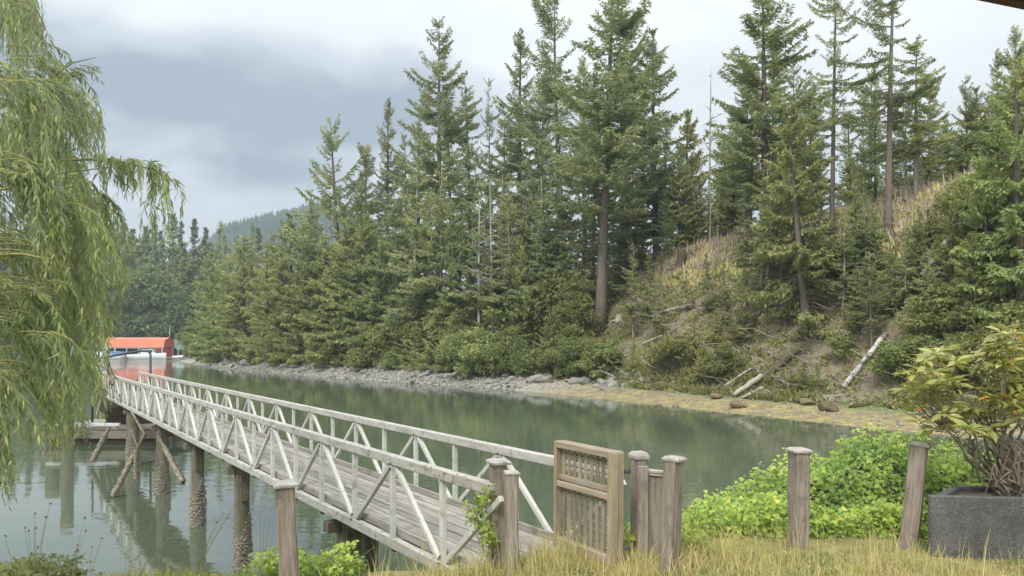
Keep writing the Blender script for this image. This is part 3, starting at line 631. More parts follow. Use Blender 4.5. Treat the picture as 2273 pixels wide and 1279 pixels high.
tree_depth(2150, 76, 165, 'fir0', T1, 'main', 0.8, (0, 0), 'dark round-shouldered fir left of the far-right skyline fir')
tree_depth(2262, 62, 60, 'firtall', T1, 'main', 0.9, (0, 0), 'fir cut by the right edge of the view')
tree_base(1792, 742, 225, 'cedar0', 'cedar_tree', 'main', 1.05, (0, -0.10), 'olive conifer with dark trunk leaning left on the brown slope')
tree_base(1925, 640, 400, 'slim2', 'hemlock_tree', 'main', 0.9, (0, 0), 'short olive hemlock below the thick-trunked open fir')
tree_base(1936, 775, 560, 'slim0', 'hemlock_tree', 'main', 1.2, (0, 0), 'small thin-trunked hemlock rising over the fallen birch log')
for px, py, top, vk, xy in ((2110, 700, 430, 'cedar1', 0.9), (2190, 720, 330, 'cedar0', 0.95), (2268, 760, 120, 'cedar1', 1.0), (2240, 690, 300, 'slim0', 1.3), (2160, 800, 520, 'cedar0', 0.9),
                            (2010, 690, 500, 'slim2', 1.1), (2060, 800, 560, 'slim0', 1.1)):
    tree_base(px, py, top, vk, 'cedar_tree' if 'cedar' in vk else 'hemlock_tree', 'olive cedar' if 'cedar' in vk else 'thin hemlock', xy)
for px, d, top, vk, xy in ((2080, 68, 300, 'cedar0', 0.8), (2350, 52, 60, 'cedar1', 1.2), (2300, 48, 130, 'cedar0', 1.5), (2235, 55, 190, 'cedar0', 1.5), (2140, 58, 270, 'cedar1', 1.7), (2270, 66, 110, 'narrow', 1.5), (2175, 74, 190, 'fir1', 1.3), (2100, 80, 270, 'narrow', 1.4), (2195, 60, 230, 'cedar1', 1.6), (2065, 62, 330, 'cedar0', 1.4), (1665, 72, 160, 'fir3', 1.2), (1725, 74, 60, 'narrow', 1.5), (1625, 78, 240, 'narrow', 1.3), (1785, 76, 150, 'fir3', 1.2), (1825, 78, 300, 'narrow', 0.9), (1915, 76, 280, 'fir2', 0.8), (2180, 64, 280, 'cedar1', 0.9), (2120, 70, 330, 'slim0', 1.3), (1890, 70, 330, 'cedar1', 0.7), (1990, 72, 300, 'slim2', 1.5), (1740, 80, 330, 'narrow', 0.8),
                           (1520, 86, 240, 'cedar0', 0.9), (1548, 80, 345, 'cedar1', 0.8), (1592, 86, 390, 'slim0', 1.3), (1612, 80, 300, 'cedar0', 0.8), (1880, 80, 250, 'narrow', 1.5), (1930, 80, 165, 'fir3', 1.2), (2005, 80, 230, 'fir4', 1.1), (2062, 80, 160, 'fir0', 1.0), (1630, 84, 320, 'cedar1', 0.9), (1600, 96, 400, 'far2', 0.6), (1505, 80, 330, 'cedar0', 0.75), (1390, 82, 330, 'cedar1', 0.9), (1480, 90, 250, 'narrow', 0.9)):
    tree_depth(px, d, top, vk, 'cedar_tree' if 'cedar' in vk else 'hemlock_tree', 'olive cedar' if 'cedar' in vk else 'thin hemlock', xy)
# slender olive hemlocks of the centre
for px, py, top, vk, xy in ((880, 790, 400, 'slim0', 1.1), (915, 800, 370, 'slim2', 1.2), (960, 780, 420, 'slim1', 1.0), (1005, 790, 440, 'slim0', 1.0), (1042, 770, 330, 'slim2', 1.0), (1075, 780, 400, 'slim1', 1.0),
                            (1105, 760, 390, 'slim0', 1.1), (1140, 780, 430, 'slim2', 1.0), (1172, 760, 350, 'slim1', 1.1), (1205, 770, 420, 'slim0', 1.0), (1240, 740, 380, 'slim1', 1.1), (1270, 720, 440, 'slim2', 1.0),
                            (1440, 720, 560, 'slim2', 1.1), (1405, 760, 540, 'slim0', 0.9), (1700, 700, 420, 'slim2', 1.2), (1655, 760, 600, 'sapling', 0.9), (1540, 800, 690, 'sapling', 1.1), (1870, 700, 480, 'slim0', 1.2)):
    tree_base(px, py, top, vk, 'hemlock_tree', 'slender hemlock', xy)
for px, py, top, vk, xy in ((1690, 640, 360, 'slim2', 1.4), (1735, 660, 400, 'slim0', 1.5), (1650, 600, 430, 'slim0', 1.2), (1820, 640, 380, 'slim2', 1.4), (1770, 600, 330, 'slim0', 1.4), (1900, 600, 400, 'cedar1', 0.9), (1940, 640, 470, 'cedar0', 0.9), (1985, 700, 530, 'cedar1', 0.9), (1905, 740, 590, 'cedar0', 0.9), (2040, 660, 470, 'cedar1', 0.9),
                            (2130, 640, 400, 'cedar0', 1.0), (2230, 620, 300, 'cedar1', 1.1), (2170, 690, 430, 'cedar0', 1.0), (1570, 700, 560, 'slim2', 1.1), (1455, 760, 610, 'slim0', 1.0), (1610, 730, 600, 'slim2', 1.2), (1345, 700, 520, 'slim0', 1.2),
                            (895, 770, 430, 'slim1', 1.1), (940, 785, 480, 'cedar1', 0.8), (985, 770, 380, 'slim0', 1.2), (1025, 785, 470, 'cedar0', 0.8), (1060, 765, 450, 'slim2', 1.2), (1090, 785, 520, 'cedar1', 0.8), (1125, 770, 460, 'slim1', 1.2),
                            (1158, 785, 520, 'cedar0', 0.75), (1190, 750, 400, 'slim2', 1.3), (1222, 755, 480, 'cedar1', 0.8), (1258, 735, 430, 'slim0', 1.2), (1290, 720, 470, 'slim1', 1.2), (1365, 640, 400, 'slim0', 1.2), (1395, 610, 330, 'slim2', 1.3), (1480, 590, 420, 'slim0', 1.0)):
    tree_base(px, py, top, vk, 'hemlock_tree', 'slender hemlock', xy)
# broad cedars of the point on the left
for px, py, top, vk, xy in ((470, 795, 560, 'cedar0', 1.0), (505, 800, 545, 'cedar1', 1.0), (545, 800, 520, 'cedar0', 1.05), (590, 805, 535, 'cedar1', 1.1), (632, 808, 560, 'cedar0', 1.1), (672, 810, 500, 'cedar1', 1.1),
                            (715, 808, 520, 'cedar0', 1.15), (760, 805, 480, 'cedar1', 1.15), (805, 800, 470, 'cedar0', 1.1), (840, 800, 520, 'cedar1', 1.2), (440, 790, 610, 'cedar1', 1.0), (690, 780, 450, 'fir2', 1.1), (800, 770, 380, 'fir1', 1.0)):
    tree_base(px, py, top, vk, 'cedar_tree', 'broad cedar', xy)
for px, d, top, vk, xy in ((485, 178, 490, 'narrow', 1.2), (560, 165, 488, 'narrow', 0.9), (610, 150, 520, 'cedar1', 1.2), (525, 190, 520, 'fir1', 0.9), (650, 140, 470, 'cedar0', 1.2), (700, 130, 420, 'fir3', 1.1),
                           (820, 125, 330, 'fir4', 1.1), (900, 122, 300, 'fir3', 1.1), (930, 118, 260, 'narrow', 1.2), (1010, 122, 230, 'fir4', 1.0), (1120, 118, 240, 'fir3', 1.0), (1200, 108, 170, 'fir0', 0.9), (1300, 98, 120, 'narrow', 1.1), (1375, 95, 60, 'fir4', 0.9)):
    tree_depth(px, d, top, vk, 'fir_tree', 'background fir', xy)
b = hit(868, 740)
plant('snag0', b, 130 * b.y / F, 'dead_tree', 'main', 868, 0.8, (0, 0), 'bleached dead tree with drooping bare branches among shore cedars', 'dead tree', parts=('trunk',))
for px, py, top, lab in ((1076, 775, 430, 'pale bare thin trunk, leftmost of the dead poles at centre'), (1102, 770, 395, 'pale bare thin trunk, second of the dead poles at centre'), (1214, 745, 380, 'tall pale dead pole left of the huge bare-trunked fir'),
                         (1050, 760, 480, 'short pale dead pole above the leaning bleached log'), (1262, 715, 470, 'grey dead pole just left of the huge bare-trunked fir'), (2205, 690, 500, 'grey dead twiggy trunk at the right end of the hillside')):
    b = hit(px, py); b = b + Vector((-0.5, -1.2, -0.5)) if py < 780 else b
    plant('snag1', b, (py - top) * b.y / F, 'dead_tree', 'main', px, 0.75, (0, 0), lab, 'dead tree', parts=('trunk',))
# far shore trees, bay side
rf = random.Random(4)
def fz(x, y): return float(-1.5 + 6.5 * sstep(250, 275, y + 16 * (fbm(x * 0.02, 4.0) - 0.47) * 2) + np.clip(y - 270, 0, 400) * 0.045 + 6 * (fbm(x * 0.02, y * 0.02) - 0.47))
tops = ((30, 470), (60, 480), (95, 500), (130, 478), (165, 490), (200, 500), (232, 488), (258, 480), (276, 482), (300, 505), (322, 498), (346, 478), (382, 470), (402, 492), (437, 482), (455, 505), (500, 520), (540, 540), (590, 545))
for px, top in tops:
    d = rf.uniform(275, 330); x = (px - CX) * d / F; z = fz(x, d)
    plant(rf.choice(('far0', 'far1')), (x, d, z), EYE + (CY - top) * d / F - z, 'fir_tree', 'far fir', px, rf.uniform(0.8, 1.1), rnd=rf)
for k in range(70):
    px = rf.uniform(-60, 640); d = rf.uniform(262, 290) if k < 44 else rf.uniform(290, 330); x = (px - CX) * d / F; z = fz(x, d)
    top = rf.uniform(540, 640) if k < 44 else rf.uniform(500, 560)
    plant(rf.choice(('far0', 'far1', 'far2', 'far2')), (x, d, z), EYE + (CY - top) * d / F - z, 'fir_tree', 'far fir', px, rf.uniform(0.9, 1.3), rnd=rf)
for px, top, d, vk in ((330, 585, 262, 'maple0'), (300, 640, 258, 'maple1'), (365, 625, 258, 'maple0'), (395, 660, 256, 'maple1'), (270, 600, 264, 'maple0'), (345, 690, 256, 'maple1'), (240, 650, 258, 'maple1'), (420, 640, 260, 'maple0'), (150, 640, 258, 'maple0'), (60, 620, 258, 'maple1')):
    x = (px - CX) * d / F; z = fz(x, d)
    plant(vk, (x, d, z), EYE + (CY - top) * d / F - z, 'maple_tree', 'far maple', px, 1.0, rnd=rf)

# shrubs: along the shore line and over the slope
rb = random.Random(9)
for px in range(425, 1330, 24):
    py = float(np.interp(px, [425, 560, 660, 760, 900, 1050, 1200, 1330], [797, 806, 810, 816, 822, 828, 836, 838])) - rb.uniform(0, 10)
    b = hit(px + rb.uniform(-8, 8), py); h = rb.uniform(2.2, 4.6)
    if rb.random() < 0.4: plant('sapling', b, h * 1.5, 'young_cedar', 'young cedar', px, rb.uniform(0.8, 1.2), cat='shrub', rnd=rb)
    else: plant('bush%d' % rb.randrange(4), b, h, 'shrub', 'shore shrub', px, rb.uniform(0.8, 1.2), cat='shrub', rnd=rb, parts=('stems', 'foliage'))
for px in range(440, 1290, 38):
    py = float(np.interp(px, [425, 660, 900, 1290], [770, 775, 780, 770])) + rb.uniform(-25, 15)
    b = hit(px, py)
    plant(rb.choice(('alder', 'bush1', 'bush2', 'alder')), b, rb.uniform(3.5, 6.5), 'shrub', 'bank shrub', px, rb.uniform(0.8, 1.2), cat='shrub', rnd=rb, parts=('stems', 'foliage'))
for px, py, h in ((785, 800, 3.4), (1042, 812, 3.6), (1600, 690, 1.6), (2056, 560, 2.0), (1870, 800, 1.8)):
    b = hit(px, py); e_ = plant('blossom', b, h, 'flowering_shrub', 'blossom shrub', px, 1.0, cat='shrub', rnd=rb, parts=('stems', 'foliage'))
    rng = np.random.default_rng(px); n = 260; p = unit(rng.normal(0, 1, (n, 3))) * rng.uniform(0.5, 1.1, (n, 1)) * np.array([0.7, 0.7, 0.6]) + np.array([0, 0, 2.2])
    link('blossom', mesh_np('blossom', *kites(p, rng.normal(0, 1, (n, 3)), rng.uniform(0.1, 0.2, n), rng.uniform(0.03, 0.07, n), rng), M['cream']), e_)
for px, py, h, vk in ((1360, 832, 3.2, 'sapling'), (1330, 836, 2.6, 'bush2'), (1405, 835, 2.8, 'sapling'), (1500, 815, 2.4, 'bush0'), (1560, 845, 2.6, 'sapling'), (1610, 840, 2.2, 'bush3'), 
                      (1590, 760, 2.6, 'sapling'), (1785, 868, 1.9, 'sapling'), (1815, 866, 1.6, 'sapling'), (2010, 840, 2.2, 'bush3'),
                      (1900, 610, 2.4, 'bush2'), (1950, 700, 2.4, 'sapling'), (2080, 640, 3.0, 'sapling'), 
                      (2140, 480, 2.4, 'bush3'), (2090, 760, 3.0, 'bush2'), (2150, 850, 2.6, 'bush0'), (2220, 860, 3.0, 'bush1'), (2260, 830, 3.2, 'bush3'), (2050, 850, 2.4, 'bush1'), (1720, 640, 2.0, 'sapling'), 
                      (1280, 780, 3.0, 'bush1'), (1250, 800, 2.4, 'bush3'), (1220, 700, 3.2, 'alder'), (1300, 700, 2.4, 'bush0'), 
                      (1380, 640, 3.2, 'sapling'), (1420, 610, 3.8, 'sapling'), (2200, 600, 4, 'bush2'), (2250, 560, 4, 'sapling'), (2180, 520, 3, 'bush0')):
    b = hit(px, py)
    plant(vk, b, h, 'young_cedar' if vk == 'sapling' else 'shrub', 'young cedar' if vk == 'sapling' else 'slope shrub', px, rb.uniform(0.9, 1.3), cat='shrub', rnd=rb,
          parts=('trunk', 'crown') if vk == 'sapling' else ('stems', 'foliage'))

# labels that single out the filler trees: kind, order from the left, landmark
ORD = ['leftmost', 'second', 'third', 'fourth', 'fifth', 'sixth', 'seventh', 'eighth', 'ninth', 'tenth', 'eleventh', 'twelfth', 'thirteenth', 'fourteenth', 'fifteenth', 'sixteenth', 'seventeenth', 'eighteenth', 'nineteenth', 'twentieth']
def zone(px):
    for lim, s in ((120, 'across the bay behind the willow'), (250, 'across the bay left of the boathouse'), (330, 'across the bay above the boathouse'), (440, 'across the bay left of the point'), (700, 'on the point left of broad fir'), (900, 'below the broad open fir'), (1110, 'around the leaning bleached log'),
                   (1300, 'left of huge bare-trunked fir'), (1480, 'beside huge bare-trunked fir'), (1720, 'on the slope by the ridge stump'), (1880, 'near the pole-like fir'), (2100, 'around the fallen birch log'), (9999, 'at the right end of the hillside')):
        if px < lim: return s
KW = {'olive cedar': 'olive-green drooping cedar', 'thin hemlock': 'feathery green conifer', 'slender hemlock': 'slender light-green hemlock', 'broad cedar': 'broad olive cedar', 'background fir': 'dark fir in the back row',
      'far fir': 'hazy dark conifer', 'far maple': 'rounded pale-green maple', 'shore shrub': 'leafy shoreline shrub', 'bank shrub': 'tall bank shrub', 'blossom shrub': 'cream-flowered shrub', 'young cedar': 'bushy young cedar', 'slope shrub': 'low green shrub'}
GW = {'far fir': 'conifers across the bay', 'far maple': 'maples across the bay', 'shore shrub': 'shrubs along the far shore', 'bank shrub': 'shrubs along the far shore'}
buckets = {}
for o, px, kind, lab in TREES:
    if lab is None: buckets.setdefault((kind, zone(px)), []).append((px, o))
for (kind, zn), L in buckets.items():
    L.sort(key=lambda q: q[0])
    for i, (px, o) in enumerate(L):
        pre = '' if len(L) == 1 else (ORD[i] + (' ' if i == 0 else ' from left, ') if i < 20 else 'farther right, ')
        o['label'] = pre + KW[kind] + ' ' + zn
        o['group'] = GW.get(kind, kind + 's on the hillside')

# ================================================================== FAR BANK DETAILS
rk = np.random.default_rng(21)
def rock_mesh(seed, m_):
    rng = np.random.default_rng(seed); bm = bmesh.new(); bmesh.ops.create_icosphere(bm, subdivisions=2, radius=1)
    cut = unit(rng.normal(0, 1, (7, 3))); lim = rng.uniform(0.45, 0.85, 7)
    for v in bm.verts:
        c = np.array(v.co)
        for n_, l_ in zip(cut, lim):                 # broken flat faces
            k = c @ n_
            if k > l_: c = c - n_ * (k - l_) * 0.92
        c *= 1 + 0.05 * rng.normal()
        v.co = Vector(c * np.array([1, 0.8, 0.62]))
    me = bpy.data.meshes.new('rock'); bm.to_mesh(me); bm.free(); me.materials.append(m_); return me
RM = [rock_mesh(100 + k, M['rock']) for k in range(9)]; RW = [rock_mesh(120 + k, M['weedrock']) for k in range(4)]
def rock_label(px):
    for lim, s in ((700, 'grey shore rock on the rocky strip below the point cedars'), (900, 'grey shore rock on the strip below the broad open fir'), (1110, 'grey shore rock near the foot of leaning bleached log'),
                   (1300, 'grey shore rock around the short bleached log'), (1480, 'grey shore rock below the huge bare-trunked fir'), (9999, 'grey shore rock at the start of the yellow beach')):
        if px < lim: return s
cnt = 0
while cnt < 285:
    u = rk.uniform(44, 150) if cnt < 225 else rk.uniform(44, 75); t = rk.uniform(0.1, 3.9) if u > 55 else rk.uniform(2.6, 6.4)
    v = np.interp(u, SU, SV) + 1.6 * (fbm(u * 0.18 + 3, 1.5) - 0.47) + t
    x, y = u * EU[0] + v * EV[0], u * EU[1] + v * EV[1]; px = CX + F * x / y
    s_ = rk.uniform(0.16, 0.42) * (1 + (t > 2.2) * 0.5) * (1 + (u - 60) * 0.004)
    if rk.random() < 0.10: s_ *= 1.7
    if u < 78: s_ = min(s_ * 1.15, 0.62)
    o = link('rock', RM[rk.integers(9)], None, (x, y, float(hillz(x, y)) + s_ * 0.22), (rk.uniform(-0.4, 0.4), rk.uniform(-0.4, 0.4), rk.uniform(0, 6.28)), (s_ * rk.uniform(0.8, 1.5), s_, s_ * rk.uniform(0.7, 1.1)))
    tag(o, rock_label(px), 'rock', 'rocks along the far shore'); cnt += 1
for px, py, s_, lab in ((1640, 905, 0.55, 'brown weed-covered boulder on the yellow beach below bleached log'), (1840, 912, 0.55, 'dark rooty boulder standing on the beach below the fallen birch'), (1590, 885, 0.5, 'pale flat boulder left of the bleached split log'),
                        (1790, 898, 0.5, 'low grey boulder left of the dark rooty boulder'), (1500, 905, 0.3, 'small weedy rock at the yellow waterline'), (1460, 915, 0.28, 'leftmost small weedy rock on the yellow waterline'), (1900, 905, 0.4, 'weedy rock right of the dark rooty boulder'),
                        (1345, 905, 0.30, 'weedy rock at the left start of yellow beach'), (1980, 905, 0.45, 'reddish weedy mound at the right end of the beach')):
    b = hit(px, py)
    tag(link('boulder', RW[int(px) % 4], None, b + Vector((0, 0, s_ * 0.25)), (0.1, 0.2, px), (s_ * 1.2, s_, s_ * (1.2 if px == 1840 else 0.8))), lab, 'boulder')
A = Acc()                                            # cobbles and gravel of the shore strip
oct_v = np.array([[1, 0, 0], [-1, 0, 0], [0, 1, 0], [0, -1, 0], [0, 0, 1], [0, 0, -1]], float)
oct_f = np.array([[0, 2, 4], [2, 1, 4], [1, 3, 4], [3, 0, 4], [2, 0, 5], [1, 2, 5], [3, 1, 5], [0, 3, 5]])
n = 7000
u = np.where(rk.random(n) < 0.75, rk.uniform(44, 165, n), rk.uniform(5, 46, n)); t = np.where(u > 55, rk.uniform(-0.2, 4.2, n), rk.uniform(0.2, 6.5, n))
v = np.interp(u, SU, SV) + 1.6 * (fbm(u * 0.18 + 3, u * 0 + 1.5) - 0.47) + t
x = u * EU[0] + v * EV[0]; y = u * EU[1] + v * EV[1]; z = hillz(x, y)
s_ = rk.uniform(0.05, 0.17, n) * np.where(u > 55, 1.15, 0.55)
vv = (oct_v[None] * (1 + 0.35 * rk.normal(0, 1, (n, 6, 1)))) * (s_[:, None] * rk.uniform(0.6, 1.3, (n, 3)))[:, None] + np.stack([x, y, z + s_ * 0.25], -1)[:, None]
tag(link('shore_gravel', mesh_np('shore_gravel', vv.reshape(-1, 3), (oct_f[None] + (np.arange(n) * 6)[:, None, None]).reshape(-1, 3), M['rock'])), 'grey cobbles and broken stone along the far waterline', 'gravel', kind='stuff')

def log(name, a, b, r0, r1, m_, label, seed=1, sag=0.0, n=9, jit=0.3, parent=None, limbs=0, cat='log'):
    rng = np.random.default_rng(seed); a = np.array(a); b = np.array(b); q = np.linspace(0, 1, n)[:, None]
    pts = a + q * (b - a) + rng.normal(0, 0.12 * r0, (n, 3)) + np.sin(q * 3.14) * np.array([0, 0, sag])
    Ac = Acc(); Ac.add(*tube_arrays(pts, r0 + (r1 - r0) * q[:, 0], 10, jit, rng))
    L = np.linalg.norm(b - a)
    for i in range(limbs):
        s0 = pts[rng.integers(2, n - 1)]; d = unit(rng.normal(0, 1, 3) + np.array([0, 0, 0.5])); l = L * rng.uniform(0.06, 0.16); qq = np.linspace(0, 1, 4)[:, None]
        Ac.add(*tube_arrays(s0 + qq * d * l + rng.normal(0, 0.03, (4, 3)) * qq, r1 * 0.5 * (1 - 0.8 * qq[:, 0]), 6))
    o = link(name, Ac.mesh(name, M[m_], False), parent)
    if label: tag(o, label, cat)
    return o
up = Vector((0, 0, 1))
log('driftwood_log', hit(1003, 838) + up * 0.1, P(1058, 790, hit(1003, 838).y + 2.0), 0.16, 0.09, 'drift', 'long bleached log leaning from the shore rocks up to the shrubs', 1, limbs=4)
log('driftwood_log', hit(1178, 848) + up * 0.2, hit(1222, 838) + up * 0.3, 0.24, 0.20, 'drift', 'short thick bleached log lying on the grey shore rocks', 2)
lg = empty('split_log', hit(1628, 882)); tag(lg, 'large bleached split log lying at the foot of the brown slope', 'log')
inv = lambda p: Vector(p) - lg.location
log('trunk_half', inv(hit(1628, 884) + up * 0.20), inv(hit(1690, 852) + up * 0.45), 0.13, 0.21, 'drift', None, 3, 0, 9, 0.45, lg)
log('trunk_half', inv(hit(1650, 886) + up * 0.10), inv(hit(1694, 866) + up * 0.15), 0.09, 0.13, 'dead', None, 4, 0, 9, 0.45, lg)
log('driftwood_log', hit(1603, 866) + up * 0.1, hit(1668, 832) + up * 0.45, 0.11, 0.08, 'drift', 'thin grey log sloping up behind the split log', 5)
log('mossy_log', hit(1690, 852) + up * 0.2, hit(1772, 792) + up * 0.6, 0.24, 0.30, 'mossy', 'thick mossy brown log running up from the split log', 6, limbs=5)
log('birch_log', hit(1872, 870) + up * 0.25, hit(1966, 768) + up * 0.75, 0.15, 0.16, 'birch', 'fallen white birch log slanting up the right bank', 7)
log('bleached_trunk', hit(2048, 652) + up * 1.1, hit(2120, 560) + up * 1.1, 0.26, 0.20, 'dead', 'bleached fallen trunk higher up the right hillside', 8)
log('driftwood_pole', hit(1755, 892) + up * 0.1, hit(1890, 880) + up * 0.15, 0.06, 0.03, 'drift', 'long thin pole lying on the beach by the rooty boulder', 9)
log('driftwood_pole', hit(1090, 800) + up * 0.1, hit(1130, 770) + up * 0.5, 0.08, 0.05, 'dead', 'bare grey stick propped among shrubs right of the leaning log', 10)
log('driftwood_pole', hit(1470, 700) + up * 0.3, hit(1530, 690) + up * 0.4, 0.12, 0.09, 'dead', 'grey fallen limb lying on the brown slope below the stump', 11, limbs=4)
log('dead_limb', hit(1425, 770) + up * 0.2, hit(1470, 758) + up * 0.5, 0.08, 0.05, 'dead', 'pale dead limb low on the slope right of the huge fir', 12, limbs=3)
# stumps
def stump(px, py, h, r, label, seed, m_='mossy'):
    rng = np.random.default_rng(seed); b = hit(px, py); e_ = empty('stump', b); tag(e_, label, 'stump')
    q = np.linspace(0, 1, 6); pts = np.stack([0.12 * h * np.sin(q * 2.2), 0 * q, q * h - 0.1], -1)
    Ac = Acc(); Ac.add(*tube_arrays(pts, r * (1.25 - 0.55 * q), 10, 0.4, rng)); link('trunk', Ac.mesh('stump', M[m_]), e_)
    for k in range(4):
        a_ = k * 1.6 + rng.random(); qq = np.linspace(0, 1, 4)[:, None]
        p = qq * np.array([math.cos(a_), math.sin(a_), -0.25]) * r * 2.6 + np.array([0, 0, 0.25 * h])
        link('root', mesh_np('root', *tube_arrays(p, r * 0.35 * (1.1 - 0.8 * qq[:, 0]), 6, 0.3, rng), M['dead' if k == 1 else m_]), e_)
    return e_
stump(1507, 608, 2.4, 0.50, 'dark jagged stump standing in the straw grass on the ridge', 1)
stump(1372, 715, 0.8, 0.30, 'small bleached stump right of the huge bare-trunked fir', 2, 'dead')
stump(1530, 685, 1.0, 0.35, 'low broken stump on the brown slope below ridge stump', 3)
stump(1632, 560, 1.1, 0.35, 'short dark stump on the ridge left of the very tall ridge fir', 4)
# dead sticks, undergrowth and seed-headed plants over the slope
A = Acc(); n = 1500
u = rk.uniform(14, 78, n); t = rk.uniform(5.5, 19, n); v = np.interp(u, SU, SV) + t
x = u * EU[0] + v * EV[0]; y = u * EU[1] + v * EV[1]; z = hillz(x, y)
for i in range(n):
    a_ = rk.uniform(0, 6.28); L = rk.uniform(0.5, 2.6); q = np.linspace(0, 1, 4)[:, None]
    d = np.array([math.cos(a_), math.sin(a_), rk.uniform(-0.1, 0.55)])
    A.add(*tube_arrays(np.array([x[i], y[i], z[i] + 0.08]) + q * L * d + rk.normal(0, 0.10 * L, (4, 3)) * q, rk.uniform(0.015, 0.05) * (1.1 - 0.8 * q[:, 0]), 4))
tag(link('brushwood', A.mesh('brushwood', M['sticks'])), 'grey dead branches scattered over the brown slope', 'brushwood', kind='stuff')
def tufts(n, urange, trange, hrange, m_, name, label, cat, wid=0.05, mask=None, lean=0.5, rng=rk, per=5):
    u = rng.uniform(*urange, n); t = rng.uniform(*trange, n); v = np.interp(u, SU, SV) + t
    x = u * EU[0] + v * EV[0]; y = u * EU[1] + v * EV[1]
    if mask is not None:
        k = mask(x, y, u, t); x, y = x[k], y[k]; n = len(x)
    z = hillz(x, y); p = np.repeat(np.stack([x, y, z], -1), per, 0) + rng.normal(0, 0.12, (n * per, 3)) * np.array([1, 1, 0])
    k = n * per; d = np.stack([rng.normal(0, lean, k), rng.normal(0, lean, k), np.ones(k)], -1)
    me = mesh_np(name, *kites(p, d, rng.uniform(*hrange, k), wid * rng.uniform(0.6, 1.4, k), rng, 1.0), M[m_])
    return tag(link(name, me), label, cat, kind='stuff')
tufts(17000, (4, 100), (4.5, 21), (0.15, 0.6), 'under', 'undergrowth', 'low brownish-green undergrowth covering the far slope', 'undergrowth', 0.07, lambda x, y, u, t: fbm(x * 0.4, y * 0.4) + 0.12 * rk.random(len(x)) > 0.44, 0.8)
tufts(10000, (4, 100), (4.8, 20), (0.2, 0.9), 'sticks', 'dead_bracken', 'dry grey-brown bracken and twigs on the far slope', 'bracken', 0.025, lambda x, y, u, t: fbm(x * 0.5 + 9, y * 0.5) > 0.45, 1.0)
tufts(3500, (4, 85), (4.0, 7.5), (0.25, 0.8), 'bush', 'bank_plants', 'fresh green plants along the foot of the far bank', 'plants', 0.09, lambda x, y, u, t: fbm(x * 0.3, y * 0.3) > 0.42, 0.7)
tufts(7000, (14, 92), (14.5, 24), (0.3, 0.9), 'fireweed', 'ridge_grass', 'tall straw-yellow grass along the ridge', 'grass', 0.06, None, 0.25)
tufts(4200, (14, 92), (15.5, 23), (0.7, 1.5), 'plume', 'fireweed_plumes', 'pinkish-white fireweed seed plumes along the ridge', 'wildflowers', 0.045, None, 0.12, per=2)

# ================================================================== GANGWAY
GA = math.atan2(0.833, -0.554); ZD = 1.97; GW_ = 1.33; BAY = 1.0675; K0 = 0.875
gang = empty('gangway', (-0.156, 6.37, ZD), (0, 0, GA))
tag(gang, 'long weathered white timber truss gangway running out over the water', 'gangway')
KL = K0 + 27 * BAY                                    # far end
bolt = mesh_np('bolt', *tube_arrays([(0, 0, 0), (0, 0.012, 0)], [0.013, 0.012], 8), M['steel'])
for y0 in (0.0, -GW_):
    link('top_rail', box_mesh((KL + 0.05, 0.085, 0.10), M['rail'], 0.008), gang, (KL / 2, y0, 0.92))
    link('bottom_chord', box_mesh((KL + 0.7, 0.075, 0.11), M['rail'], 0.008), gang, (KL / 2 - 0.3, y0, 0.055))
    link('toe_board', box_mesh((KL + 0.2, 0.03, 0.09), M['plank'], 0.004), gang, (KL / 2 - 0.1, y0 - 0.062 * (1 if y0 == 0 else -1), 0.155))
    for i in range(28):
        x = K0 + i * BAY
        tp_ = link('truss_post', box_mesh((0.058, 0.05, 0.80), M['paint'], 0.005), gang, (x, y0 + (0.012 if i % 2 else 0), 0.51 - 0.02), (0, random.uniform(-0.012, 0.012), 0))
        if i < 10:                                   # bolt heads that show near the shore
            for z in ((0.10, 0.16) if i % 2 == 0 else (0.83, 0.88)):
                link('bolt', bolt, tp_, Vector((x, y0 + (0.040 if z == 0.10 else 0.028) + 0.012 * (i % 2), z)) - tp_.location)
        if i % 2 == 0:                               # foot node: braces rise to the neighbouring heads
            for sg in (-1, 1):
                xe = x + sg * BAY
                if xe > KL + 0.1: continue
                bar('truss_brace', (x + sg * 0.065, y0 + 0.004, 0.12), (xe - sg * 0.055, y0 + 0.004, 0.865), 0.046, 0.056, M['paint'], gang)
    bar('end_rail', (KL - 0.02, y0, 0.93), (KL + 1.25, y0, 0.25), 0.07, 0.08, M['rail'], gang)
    link('ramp_stringer', box_mesh((2.6, 0.07, 0.16), M['rail'], 0.008), gang, (KL + 1.25, y0, -0.42), (0, 0.42, 0))
npl = 12; pw = (GW_ - 0.18) / npl
for r_ in range(npl):
    x = -0.75 + (r_ % 3) * 1.4 - 1.4; yy = -0.09 - (r_ + 0.5) * pw
    while x < KL + 0.1:
        L = 4.27; x1 = min(x + L, KL + 0.1); x0 = max(x, -0.75)
        if x1 - x0 > 0.2:
            o = link('deck_plank', box_mesh((1, 1, 1), M['plank'], 0.0) if False else box_mesh((4.26, pw - 0.013, 0.04), M['plank'], 0.005), gang, ((x0 + x1) / 2, yy + random.uniform(-0.002, 0.002), 0.115 + random.uniform(-0.004, 0.004)), (random.uniform(-0.02, 0.02), 0, 0))
            o.scale = ((x1 - x0 - 0.008) / 4.26, 1, 1)
        x += L
for r_ in range(6):
    link('ramp_plank', box_mesh((2.5, GW_ / 6 - 0.03, 0.04), M['plank'], 0.005), gang, (KL + 1.25, -0.03 - (r_ + 0.5) * (GW_ - 0.06) / 6, -0.36), (0, 0.42, 0))
for i in range(29):
    link('joist', box_mesh((0.07, GW_ + (0.0), 0.10), M['darkwood'], 0.006), gang, (K0 - 1.0 + i * BAY, -GW_ / 2, -0.055 + 0.05))
